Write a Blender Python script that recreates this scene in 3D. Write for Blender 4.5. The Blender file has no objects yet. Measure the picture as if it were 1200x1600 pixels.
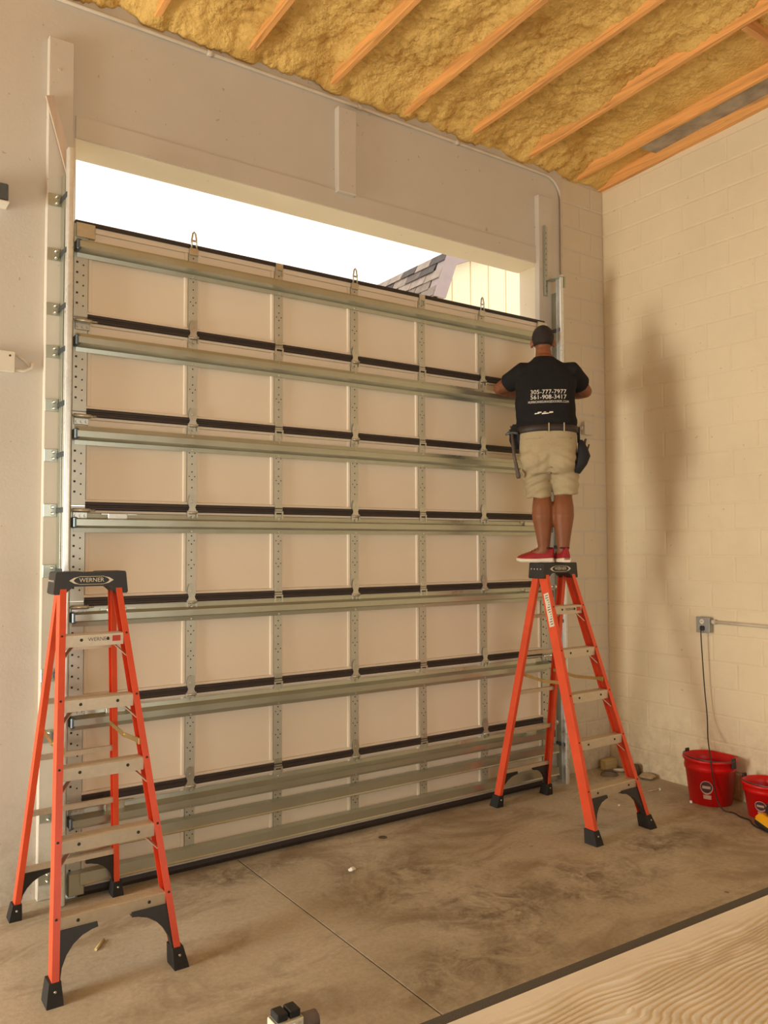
import bpy, bmesh, math, random
import numpy as np
from mathutils import Vector, Matrix, Euler, noise
from mathutils.bvhtree import BVHTree
random.seed(7)
PI = math.pi
S = bpy.context.scene
COL = S.collection

# ---------------------------------------------------------------- camera, sky, lights, exposure
def make_camera():
    f, loc, yaw, pitch, roll = 1265.0, (-1.2179, -4.6649, 1.9099), .6017, .0426, -.0032
    fw = Vector((math.sin(yaw)*math.cos(pitch), math.cos(yaw)*math.cos(pitch), math.sin(pitch)))
    r = Vector((math.cos(yaw), -math.sin(yaw), 0)); u = r.cross(fw)
    r2 = r*math.cos(roll) + u*math.sin(roll); u2 = r2.cross(fw)
    cam = bpy.data.cameras.new('camera'); o = bpy.data.objects.new('camera', cam); COL.objects.link(o)
    m = Matrix(((r2.x, u2.x, -fw.x, loc[0]), (r2.y, u2.y, -fw.y, loc[1]), (r2.z, u2.z, -fw.z, loc[2]), (0, 0, 0, 1)))
    o.matrix_world = m
    cam.sensor_fit = 'VERTICAL'; cam.sensor_height = 36; cam.sensor_width = 27
    cam.lens = 36*f/1600; cam.clip_start = .05; cam.clip_end = 200
    S.camera = o
make_camera()

def make_world():
    w = bpy.data.worlds.new('sky'); S.world = w; w.use_nodes = True
    bg = w.node_tree.nodes['Background']
    bg.inputs[0].default_value = (1.0, .95, .87, 1); bg.inputs[1].default_value = 1.6
make_world()

def area(name, loc, target, sx, sy, power, color):
    l = bpy.data.lights.new(name, 'AREA'); l.shape = 'RECTANGLE'; l.size = sx; l.size_y = sy
    l.energy = power; l.color = color
    o = bpy.data.objects.new(name, l); COL.objects.link(o); o.location = loc
    o.rotation_euler = (Vector(target)-Vector(loc)).to_track_quat('-Z', 'Y').to_euler()
    return o
# daylight entering by the side bay opening on the left; rear lamp is an added broad fill at an unseen opening
area('daylight_side_opening', (-5.45, -.80, 1.5), (0, -.75, 1.5), 1.5, 2.4, 352, (1.0, .95, .81))
area('rear_fill_light', (-.5, -8.9, 1.9), (-.2, -2, .3), 5.2, 3.4, 84, (1.0, .955, .85))

S.view_settings.view_transform = 'Standard'; S.view_settings.look = 'None'
S.view_settings.gamma = 1; S.view_settings.use_curve_mapping = False
S.view_settings.exposure = 0.0
S.cycles.max_bounces = 10; S.cycles.diffuse_bounces = 6; S.cycles.sample_clamp_indirect = 6

# ---------------------------------------------------------------- materials
def lin(c):
    return tuple((x/12.92 if x <= .04045 else ((x+.055)/1.055)**2.4) for x in [v/255 for v in c])
class NT:
    def __init__(s, name):
        s.m = bpy.data.materials.new(name); s.m.use_nodes = True; s.t = s.m.node_tree; s.n = s.t.nodes
        s.b = s.n['Principled BSDF']; s._co = None
    def new(s, typ, **kw):
        n = s.n.new(typ)
        for k, v in kw.items():
            if k.startswith('i_'): n.inputs[k[2:].replace('_', ' ')].default_value = v
            else: setattr(n, k, v)
        return n
    def link(s, a, b): s.t.links.new(a, b)
    def co(s, scale=(1, 1, 1), world=False):
        if world:
            g = s.new('ShaderNodeNewGeometry'); src = g.outputs['Position']
        else:
            if s._co is None: s._co = s.new('ShaderNodeTexCoord')
            src = s._co.outputs['Object']
        mp = s.new('ShaderNodeMapping'); mp.inputs['Scale'].default_value = scale
        s.link(src, mp.inputs[0]); return mp.outputs[0]
    def noise(s, scale, detail=4, rough=.55, vec=None, dist=0):
        n = s.new('ShaderNodeTexNoise'); n.inputs['Scale'].default_value = scale; n.inputs['Detail'].default_value = detail
        n.inputs['Roughness'].default_value = rough; n.inputs['Distortion'].default_value = dist
        s.link(vec if vec is not None else s.co(), n.inputs['Vector']); return n.outputs['Fac']
    def ramp(s, fac, stops):
        r = s.new('ShaderNodeValToRGB'); e = r.color_ramp.elements
        while len(e) < len(stops): e.new(.5)
        for el, (p, c) in zip(e, stops):
            el.position = p; el.color = (c if len(c) == 4 else tuple(c)+(1,))
        s.link(fac, r.inputs[0]); return r.outputs[0]
    def mix(s, fac, a, b, mode='MIX'):
        m = s.new('ShaderNodeMix', data_type='RGBA', blend_type=mode)
        for i, v in ((0, fac), (6, a), (7, b)):
            if hasattr(v, 'links'): s.link(v, m.inputs[i])
            else: m.inputs[i].default_value = v if not isinstance(v, tuple) else (v if len(v) == 4 else v+(1,))
        return m.outputs[2]
    def bump(s, h, strength, dist=.01):
        b = s.new('ShaderNodeBump'); b.inputs['Strength'].default_value = strength; b.inputs['Distance'].default_value = dist
        s.link(h, b.inputs['Height']); s.link(b.outputs[0], s.b.inputs['Normal'])
    def col(s, v): s.link(v, s.b.inputs['Base Color'])
    def set(s, rough=.5, metal=0, spec=.5):
        s.b.inputs['Roughness'].default_value = rough; s.b.inputs['Metallic'].default_value = metal
        s.b.inputs['Specular IOR Level'].default_value = spec
def mul(c, k): return tuple(min(1, max(0, x*k)) for x in c)
def plain(name, rgb, rough=.5, metal=0, var=.1, scale=9, bump=0, bscale=200, spec=.5):
    t = NT(name); c = lin(rgb); t.set(rough, metal, spec)
    f = t.noise(scale, 4); t.col(t.ramp(f, [(.3, mul(c, 1-var)), (.7, mul(c, 1+var))]))
    if bump: t.bump(t.noise(bscale, 3), bump, .002)
    return t.m

def wall_paint(name, rgb, pits=.5, var=.07, dirt=.3):
    t = NT(name); c = lin(rgb); t.set(.72, 0, .25)
    P = t.co(world=True)
    a = t.ramp(t.noise(1.1, 5, .6, P), [(.3, mul(c, 1-var)), (.7, mul(c, 1+var*.7))])
    specks = t.ramp(t.noise(23, 2, .5, P), [(.735, (0, 0, 0)), (.76, (1, 1, 1))])
    a = t.mix(t.mix(.55, (0, 0, 0), specks), a, mul(c, .45))
    st = t.ramp(t.noise(3.2, 8, .7, P, 1.2), [(.6, (0, 0, 0)), (.78, (1, 1, 1))])
    a = t.mix(t.mix(dirt, (0, 0, 0), st), a, mul((c[0], c[1]*.93, c[2]*.82), .78))
    # grime splashed up from the floor
    sx = t.new('ShaderNodeSeparateXYZ'); t.link(P, sx.inputs[0])
    mr = t.new('ShaderNodeMapRange'); mr.inputs[1].default_value = 0; mr.inputs[2].default_value = .75; mr.inputs[3].default_value = .34; mr.inputs[4].default_value = 0
    t.link(sx.outputs[2], mr.inputs[0])
    ng = t.ramp(t.noise(9, 8, .75, P), [(.42, (0, 0, 0)), (.62, (1, 1, 1))])
    mm = t.mix(1.0, mr.outputs[0], ng, 'MULTIPLY')
    a = t.mix(mm, a, lin((120, 100, 76)))
    t.col(a)
    h = t.mix(.5, t.noise(70, 5, .7, P), t.noise(14, 5, .6, P))
    t.bump(h, pits, .006); return t.m
M = {}
M['wall'] = wall_paint('painted_plaster', (206, 199, 187), .25, .05, .25)
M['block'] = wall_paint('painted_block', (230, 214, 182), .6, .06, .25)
M['blockb'] = wall_paint('painted_block_shaded_copy', (214, 202, 178), .6, .06, .25)  # darker copy of the block paint, with shade put into the colour
M['pad'] = wall_paint('painted_board', (207, 199, 186), .12, .05, .2)
M['soffit'] = wall_paint('painted_soffit', (236, 224, 200), .15, .04, .1)
M['pipe'] = plain('painted_pipe', (205, 194, 176), .5, 0, .06)

def concrete():
    t = NT('stained_concrete'); t.set(.62, 0, .35)
    P = t.co(world=True)
    c1, c2, c3 = lin((188, 176, 155)), lin((166, 152, 129)), lin((206, 195, 176))
    a = t.ramp(t.noise(.9, 8, .62, P, .4), [(.32, c2), (.5, c1), (.72, c3)])
    fine = t.ramp(t.noise(38, 6, .7, P), [(.25, (.72, .72, .72)), (.75, (1.12, 1.12, 1.12))])
    a = t.mix(.85, a, fine, 'MULTIPLY')
    # brown damp dirt trails
    Pd = t.co((.75, 1.25, 1), True)
    st = t.ramp(t.noise(1.55, 9, .68, Pd, 1.1), [(.50, (0, 0, 0)), (.62, (1, 1, 1))])
    # stronger towards the middle of the floor (object of its own: a trampled dirt trail)
    sx = t.new('ShaderNodeSeparateXYZ'); t.link(P, sx.inputs[0])
    def sub(o, v):
        m = t.new('ShaderNodeMath', operation='SUBTRACT'); t.link(o, m.inputs[0]); m.inputs[1].default_value = v; return m.outputs[0]
    def blob(cx, cy, rx, ry):
        vx = t.new('ShaderNodeMath', operation='DIVIDE'); t.link(sub(sx.outputs[0], cx), vx.inputs[0]); vx.inputs[1].default_value = rx
        vy = t.new('ShaderNodeMath', operation='DIVIDE'); t.link(sub(sx.outputs[1], cy), vy.inputs[0]); vy.inputs[1].default_value = ry
        cb = t.new('ShaderNodeCombineXYZ'); t.link(vx.outputs[0], cb.inputs[0]); t.link(vy.outputs[0], cb.inputs[1])
        ln = t.new('ShaderNodeVectorMath', operation='LENGTH'); t.link(cb.outputs[0], ln.inputs[0])
        mr = t.new('ShaderNodeMapRange'); mr.inputs[1].default_value = .3; mr.inputs[2].default_value = 1.2
        mr.inputs[3].default_value = 1; mr.inputs[4].default_value = 0
        t.link(ln.outputs['Value'], mr.inputs[0]); return mr.outputs[0]
    b = None
    for q in ((1.55, -.85, .55, .5), (1.75, -1.35, .6, .4), (1.3, -1.75, .5, .35), (2.4, -1.45, .6, .35), (.75, -.2, .5, .2), (3.3, -1.3, .9, .25)):
        v = blob(*q)
        if b is None: b = v
        else:
            mx = t.new('ShaderNodeMath', operation='MAXIMUM'); t.link(b, mx.inputs[0]); t.link(v, mx.inputs[1]); b = mx.outputs[0]
    rag = t.ramp(t.noise(5.5, 10, .78, P, .7), [(.42, (0, 0, 0)), (.6, (1, 1, 1))])
    rag2 = t.ramp(t.noise(2.2, 8, .7, P, .9), [(.35, (0, 0, 0)), (.62, (1, 1, 1))])
    k = t.mix(1.0, t.mix(1.0, b, rag, 'MULTIPLY'), rag2, 'MULTIPLY')
    a = t.mix(t.mix(.5, (0, 0, 0), st), a, lin((126, 104, 76)))
    a = t.mix(t.mix(.9, (0, 0, 0), k), a, lin((76, 58, 38)))
    g = t.ramp(t.noise(30, 6, .8, P, .4), [(.56, (0, 0, 0)), (.66, (1, 1, 1))])
    a = t.mix(t.mix(1.0, t.mix(.25, (.12, .12, .12), b), g, 'MULTIPLY'), a, lin((70, 52, 36)))
    sp = t.ramp(t.noise(17, 3, .5, P, .5), [(.72, (0, 0, 0)), (.76, (1, 1, 1))])
    a = t.mix(t.mix(.6, (0, 0, 0), sp), a, lin((80, 60, 42)))
    t.col(a); t.bump(t.noise(60, 6, .7, P), .25, .004); return t.m
M['floor'] = concrete()

def wood(name, rgb, axis='Y', scale=1.0, contrast=.28):
    t = NT(name); t.set(.55, 0, .35); c = lin(rgb)
    sc = {'X': (.9, 16, 16), 'Y': (16, .9, 16), 'Z': (16, 16, .9)}[axis]
    n = t.noise(1.6*scale, 6, .6, t.co(tuple(s for s in sc), True), .6)
    a = t.ramp(n, [(.3, mul(c, 1-contrast)), (.48, c), (.62, mul(c, 1+contrast*.5)), (.75, mul((c[0], c[1]*.85, c[2]*.7), .75))])
    sck = {'X': (1.2, 5, 5), 'Y': (5, 1.2, 5), 'Z': (5, 5, 1.2)}[axis]
    k = t.ramp(t.noise(2.3, 2, .4, t.co(sck, True)), [(.74, (0, 0, 0)), (.79, (1, 1, 1))])
    a = t.mix(k, a, mul((c[0], c[1]*.7, c[2]*.55), .5))
    t.col(a); t.bump(n, .25, .003); return t.m
M['rafter'] = wood('pine_rafter', (228, 166, 98), 'Y', 1, .4)
M['blocking'] = wood('pine_blocking', (210, 152, 92), 'X')
M['plank'] = wood('weathered_strip', (196, 176, 156), 'Z', 1, .15)
M['offcut'] = wood('pale_offcut', (200, 180, 130), 'X', 1, .15)

def foam():
    t = NT('spray_foam'); t.set(.6, 0, .35); P = t.co(world=True)
    c = lin((228, 188, 108))
    a = t.ramp(t.noise(2.4, 6, .65, P, .3), [(.32, mul((c[0], c[1]*.84, c[2]*.62), .66)), (.52, c), (.75, mul(c, 1.1))])
    pt = t.ramp(t.noise(14, 4, .6, P), [(.68, (0, 0, 0)), (.8, (1, 1, 1))])
    a = t.mix(t.mix(.5, (0, 0, 0), pt), a, mul((c[0], c[1]*.72, c[2]*.45), .55)); t.col(a)
    v = t.new('ShaderNodeTexVoronoi'); v.inputs['Scale'].default_value = 42; v.feature = 'SMOOTH_F1'
    t.link(t.co(world=True), v.inputs['Vector'])
    h = t.mix(.5, v.outputs['Distance'], t.noise(75, 4, .65, P)); t.bump(h, .9, .022); return t.m
M['foam'] = foam()
M['felt'] = plain('dark_roof_felt', (168, 158, 142), .8, 0, .35, 6, .3, 60)
def galv(name, rgb, rough=.33, metal=.9, var=.12):
    t = NT(name); c = lin(rgb); t.set(rough, metal)
    f = t.noise(38, 3, .6); f2 = t.noise(4, 3)
    a = t.ramp(f, [(.3, mul(c, 1-var)), (.7, mul(c, 1+var))])
    a = t.mix(.5, a, t.ramp(f2, [(.3, mul(c, .9)), (.7, mul(c, 1.08))])); t.col(a)
    r = t.ramp(f2, [(.3, (rough-.03,)*3), (.7, (rough+.05,)*3)]); t.link(r, t.b.inputs['Roughness'])
    return t.m
M['galv'] = galv('galvanised_steel', (184, 188, 174), .30, .82, .035)
M['stile'] = galv('stile_steel', (200, 199, 186), .42, .7, .06)
M['track'] = galv('track_steel', (228, 231, 228), .28, .6)
M['capend'] = galv('dark_steel', (96, 104, 110), .4, .8)
M['hinge'] = galv('hinge_steel', (205, 205, 195), .3, .9)
M['panel'] = plain('insulation_board', (232, 220, 200), .55, 0, .02, 2, .03, 120, .3)
M['skin'] = plain('door_skin', (230, 218, 200), .5, 0, .03, 2)
M['seal'] = plain('dark_vinyl', (52, 42, 38), .5, 0, .15, 8)
M['black'] = plain('black_plastic', (44, 43, 42), .5, 0, .15, 12, .1)
M['rubber'] = plain('black_rubber', (34, 33, 32), .7, 0, .2, 14, .15)
M['hole'] = plain('punched_hole', (58, 54, 48), .8)
M['bolt'] = galv('zinc_bolt', (215, 212, 200), .25, .9)
def fibre():
    t = NT('orange_fibreglass'); t.set(.38, 0, .5); c = lin((226, 84, 48))
    a = t.ramp(t.noise(6, 5, .6), [(.3, mul(c, .9)), (.7, mul(c, 1.08))])
    g = t.ramp(t.noise(3.5, 8, .75, t.co((3, 3, .8)), 1), [(.66, (0, 0, 0)), (.74, (1, 1, 1))])
    a = t.mix(t.mix(.35, (0, 0, 0), g), a, lin((240, 150, 110))); t.col(a)
    t.bump(t.noise(60, 3, .6, t.co((4, 4, .15))), .15, .002); return t.m
M['orange'] = fibre()
M['alu'] = galv('worn_aluminium', (206, 194, 172), .45, .55, .1)
M['brass'] = galv('yellow_zinc', (196, 168, 108), .32, .85)
M['decal'] = plain('pale_decal', (226, 218, 196), .5, 0, .05)
M['decalink'] = plain('decal_ink', (96, 80, 66), .6)
M['redink'] = plain('decal_red', (196, 70, 50), .6)
M['red'] = plain('red_plastic', (205, 14, 14), .38, 0, .08, 4, .05)
M['redbucketlabel'] = plain('label_print', (70, 42, 42), .5, 0, .3, 40)
M['greylabel'] = plain('label_pale', (190, 150, 138), .5, 0, .1, 30)
M['yellow'] = plain('yellow_plastic', (248, 178, 24), .4, 0, .05)
M['cord'] = plain('black_cord', (38, 32, 28), .5)
M['steelbox'] = galv('grey_steel_box', (160, 160, 155), .45, .6)
M['white'] = plain('white_plastic', (222, 214, 198), .45, 0, .04)
M['whitemetal'] = plain('white_enamel', (232, 228, 208), .4, 0, .05, 20)
M['greyround'] = plain('mauve_grey_rubber', (120, 108, 104), .7, 0, .15, 30)
M['chunk'] = plain('grey_rubble', (98, 84, 66), .9, 0, .3, 18, .6, 60)
M['film'] = plain('clear_wrapper', (176, 158, 128), .25, 0, .1, 10)
M['coil'] = plain('grey_wire', (120, 104, 92), .5, 0, .1)
M['edge'] = plain('dark_speckled_edge', (88, 84, 78), .85, 0, .45, 260, .4, 300)
M['cloth'] = plain('cream_ribbed_cloth', (236, 228, 212), .85, 0, .05, 5, .25, 420, .2)
def shirt():
    t = NT('black_cotton'); t.set(.9, 0, .2); c = lin((32, 31, 32))
    t.col(t.ramp(t.noise(7, 4), [(.3, mul(c, .85)), (.7, mul(c, 1.2))])); t.bump(t.noise(13, 5, .6), .35, .012); return t.m
M['shirt'] = shirt()
def khaki():
    t = NT('khaki_cotton'); t.set(.85, 0, .2); c = lin((172, 156, 124))
    t.col(t.ramp(t.noise(5, 5), [(.3, mul(c, .9)), (.7, mul(c, 1.08))])); t.bump(t.noise(16, 4, .6, t.co((1, 1, 1.8)), .8), .5, .012); return t.m
M['khaki'] = khaki()
def skin():
    t = NT('brown_skin'); t.set(.5, 0, .4); c = lin((132, 80, 50))
    a = t.ramp(t.noise(9, 4), [(.3, mul(c, .88)), (.7, mul(c, 1.1))])
    co = t.co(); sx = t.new('ShaderNodeSeparateXYZ'); t.link(co, sx.inputs[0])
    lt = t.new('ShaderNodeMath', operation='LESS_THAN'); t.link(sx.outputs[0], lt.inputs[0]); lt.inputs[1].default_value = -.215
    gt = t.new('ShaderNodeMath', operation='GREATER_THAN'); t.link(sx.outputs[2], gt.inputs[0]); gt.inputs[1].default_value = 1.1
    m = t.new('ShaderNodeMath', operation='MULTIPLY'); t.link(lt.outputs[0], m.inputs[0]); t.link(gt.outputs[0], m.inputs[1])
    ink = t.ramp(t.noise(42, 5, .7, None, 2), [(.46, (0, 0, 0)), (.56, (1, 1, 1))])
    k = t.mix(1.0, m.outputs[0], ink, 'MULTIPLY'); a = t.mix(t.mix(.55, (0, 0, 0), k), a, lin((62, 46, 42)))
    t.col(a); t.b.inputs['Subsurface Weight'].default_value = .05; return t.m
M['skin_person'] = skin()
M['hair'] = plain('short_dark_hair', (40, 32, 29), .85, 0, .3, 60, .5, 300)
M['belt'] = plain('dark_leather', (44, 32, 24), .55, 0, .2, 14)
M['pouch'] = plain('black_nylon', (26, 26, 30), .8, 0, .2, 20, .3, 160)
M['shoe'] = plain('red_mesh_fabric', (150, 26, 32), .7, 0, .15, 40, .3, 260)
M['sole'] = plain('white_rubber', (226, 214, 194), .6)
M['lace'] = plain('dark_red_lining', (70, 18, 22), .8)
M['print'] = plain('white_print', (232, 226, 214), .7, 0, .03)
M['handle'] = plain('worn_handle', (86, 74, 66), .6, 0, .2, 12)
M['eye'] = plain('eye_white', (225, 220, 210), .3)
M['siding'] = plain('cream_siding', (252, 240, 206), .7, 0, .02, 2)
M['fascia'] = plain('haze_tinted_trim', (176, 158, 156), .7, 0, .05)  # mauve cast is shade and haze put into the trim colour
M['shingle'] = plain('weathered_shingle', (140, 122, 118), .85, 0, .25, 10, .4, 80)
M['asphalt'] = plain('pale_ground', (190, 180, 160), .9, 0, .1, 2)
M['paper'] = plain('white_scrap', (240, 236, 226), .6)

# ---------------------------------------------------------------- mesh helpers
class MB:
    def __init__(s): s.v = []; s.f = []; s.sm = []
    def add(s, vs, fs, smooth=False):
        o = len(s.v); s.v += [tuple(v) for v in vs]; s.f += [tuple(i+o for i in f) for f in fs]; s.sm += [smooth]*len(fs); return s
    def box(s, x0, x1, y0, y1, z0, z1):
        v = [(x, y, z) for x in (x0, x1) for y in (y0, y1) for z in (z0, z1)]
        return s.add(v, [(0, 1, 3, 2), (4, 6, 7, 5), (0, 4, 5, 1), (2, 3, 7, 6), (0, 2, 6, 4), (1, 5, 7, 3)])
    def bbox(s, x0, x1, y0, y1, z0, z1, b=.004, mat=None):
        bm = bmesh.new(); bmesh.ops.create_cube(bm, size=1)
        for v in bm.verts:
            v.co = Vector(((x0+x1)/2+v.co.x*(x1-x0), (y0+y1)/2+v.co.y*(y1-y0), (z0+z1)/2+v.co.z*(z1-z0)))
        bmesh.ops.bevel(bm, geom=bm.edges[:], offset=b, segments=1, affect='EDGES')
        if mat is not None: bm.transform(mat)
        bm.verts.index_update()
        s.add([v.co[:] for v in bm.verts], [[v.index for v in f.verts] for f in bm.faces]); bm.free(); return s
    def prism(s, poly, a0, a1, axis='Y', mat=None):
        """extrude a 2D polygon along an axis; poly is (x,z) for Y, (y,z) for X, (x,y) for Z"""
        n = len(poly); P = []
        for a in (a0, a1):
            for p, q in poly:
                P.append({'Y': (p, a, q), 'X': (a, p, q), 'Z': (p, q, a)}[axis])
        if mat is not None: P = [mat @ Vector(p) for p in P]
        fs = [tuple(range(n)), tuple(range(2*n-1, n-1, -1))] + [(i, n+i, n+(i+1) % n, (i+1) % n) for i in range(n)]
        return s.add(P, fs)
    def beam(s, p0, p1, prof, xdir):
        """sweep a closed 2D profile from p0 to p1; profile x along xdir"""
        p0, p1 = Vector(p0), Vector(p1); d = (p1-p0).normalized()
        x = Vector(xdir); x = (x-d*x.dot(d)).normalized(); y = d.cross(x); n = len(prof)
        P = [p + x*a + y*b for p in (p0, p1) for a, b in prof]
        fs = [tuple(range(n)), tuple(range(2*n-1, n-1, -1))] + [(i, n+i, n+(i+1) % n, (i+1) % n) for i in range(n)]
        return s.add(P, fs)
    def rings(s, rs, cap=True, smooth=True):
        n = len(rs[0]); P = [p for r in rs for p in r]; fs = []
        for k in range(len(rs)-1):
            for i in range(n):
                j = (i+1) % n; fs.append((k*n+i, k*n+j, (k+1)*n+j, (k+1)*n+i))
        s.add(P, fs, smooth)
        if cap:
            o = len(s.v)-len(P)
            s.f += [tuple(o+i for i in range(n-1, -1, -1)), tuple(o+(len(rs)-1)*n+i for i in range(n))]; s.sm += [False, False]
        return s
    def tube(s, pts, r, n=8, cap=True, closed=False):
        pts = [Vector(p) for p in pts]; rs = []; up = None
        rad = r if isinstance(r, (list, tuple)) else [r]*len(pts)
        for i, p in enumerate(pts):
            d = (pts[min(i+1, len(pts)-1)]-pts[max(i-1, 0)]).normalized()
            if up is None:
                up = Vector((0, 0, 1)) if abs(d.z) < .9 else Vector((1, 0, 0))
            x = (up - d*up.dot(d)).normalized(); y = d.cross(x); up = x
            rs.append([p + (x*math.cos(2*PI*k/n)+y*math.sin(2*PI*k/n))*rad[i] for k in range(n)])
        return s.rings(rs, cap)
    def cyl(s, p0, p1, r, n=10): return s.tube([p0, p1], r, n)
    def lathe(s, prof, n=24, c=(0, 0, 0), fn=None):
        rs = []
        for r, z in prof:
            ring = []
            for k in range(n):
                a = 2*PI*k/n; p = Vector((r*math.cos(a), r*math.sin(a), z))
                if fn: p = fn(p)
                ring.append(p+Vector(c))
            rs.append(ring)
        return s.rings(rs)
    def ell(s, c, r, n=16, m=10):
        rs = []
        for k in range(1, m):
            th = PI*k/m
            rs.append([Vector(c)+Vector((r[0]*math.sin(th)*math.cos(2*PI*i/n), r[1]*math.sin(th)*math.sin(2*PI*i/n), -r[2]*math.cos(th))) for i in range(n)])
        return s.rings(rs)
    def chain(s, pts, rad, n=14):
        """closed tapered limb with round ends"""
        P = [Vector(p) for p in pts]; d0 = (P[0]-P[1]).normalized(); d1 = (P[-1]-P[-2]).normalized()
        pre = [P[0]+d0*rad[0]*k for k in (.95, .7, .35)]; pr = [rad[0]*k for k in (.25, .7, .93)]
        post = [P[-1]+d1*rad[-1]*k for k in (.35, .7, .95)]; po = [rad[-1]*k for k in (.93, .7, .25)]
        return s.tube(pre+P+post, pr+list(rad)+po, n)
    def mesh(s, name):
        me = bpy.data.meshes.new(name); me.from_pydata(s.v, [], s.f); me.validate()
        if len(me.polygons) == len(s.sm): me.polygons.foreach_set('use_smooth', s.sm)
        bm = bmesh.new(); bm.from_mesh(me); bmesh.ops.recalc_face_normals(bm, faces=bm.faces[:]); bm.to_mesh(me); bm.free()
        return me
    def build(s, name, mat, parent=None, **kw): return put(name, s.mesh(name), mat, parent, **kw)
def put(name, me, mat, parent=None, loc=(0, 0, 0), rot=(0, 0, 0), label=None, cat=None, group=None, kind=None):
    if mat is not None and not me.materials: me.materials.append(mat)
    o = bpy.data.objects.new(name, me); COL.objects.link(o); o.parent = parent; o.location = loc; o.rotation_euler = rot
    return tag(o, label, cat, group, kind)
def tag(o, label=None, cat=None, group=None, kind=None):
    for k, v in (('label', label), ('category', cat), ('group', group), ('kind', kind)):
        if v: o[k] = v
    return o
def empty(name, loc, rz=0, label=None, cat=None, group=None):
    o = bpy.data.objects.new(name, None); COL.objects.link(o); o.location = loc; o.rotation_euler = (0, 0, rz); o.empty_display_size = .1
    return tag(o, label, cat, group)
def copy_tree(o, parent=None):
    c = o.copy(); COL.objects.link(c)
    if parent: c.parent = parent
    for ch in list(o.children): copy_tree(ch, c)
    return c
def text_mesh(txt, size, extrude=0, align='CENTER'):
    cu = bpy.data.curves.new('lettering', 'FONT'); cu.body = txt; cu.size = size; cu.align_x = align; cu.align_y = 'CENTER'; cu.extrude = extrude
    cu.resolution_u = 3
    o = bpy.data.objects.new('lettering', cu); COL.objects.link(o)
    bpy.context.view_layer.update(); dg = bpy.context.evaluated_depsgraph_get()
    me = bpy.data.meshes.new_from_object(o.evaluated_get(dg)); bpy.data.objects.remove(o); bpy.data.curves.remove(cu)
    return me
def remeshed(mb, voxel, smooth=3, name='surface'):
    me = mb.mesh(name); o = bpy.data.objects.new(name, me); COL.objects.link(o)
    m = o.modifiers.new('r', 'REMESH'); m.mode = 'VOXEL'; m.voxel_size = voxel; m.use_smooth_shade = True
    if smooth:
        m2 = o.modifiers.new('s', 'SMOOTH'); m2.iterations = smooth; m2.factor = .5
    bpy.context.view_layer.update(); dg = bpy.context.evaluated_depsgraph_get()
    out = bpy.data.meshes.new_from_object(o.evaluated_get(dg)); bpy.data.objects.remove(o); bpy.data.meshes.remove(me); out.name = name
    return out

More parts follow.
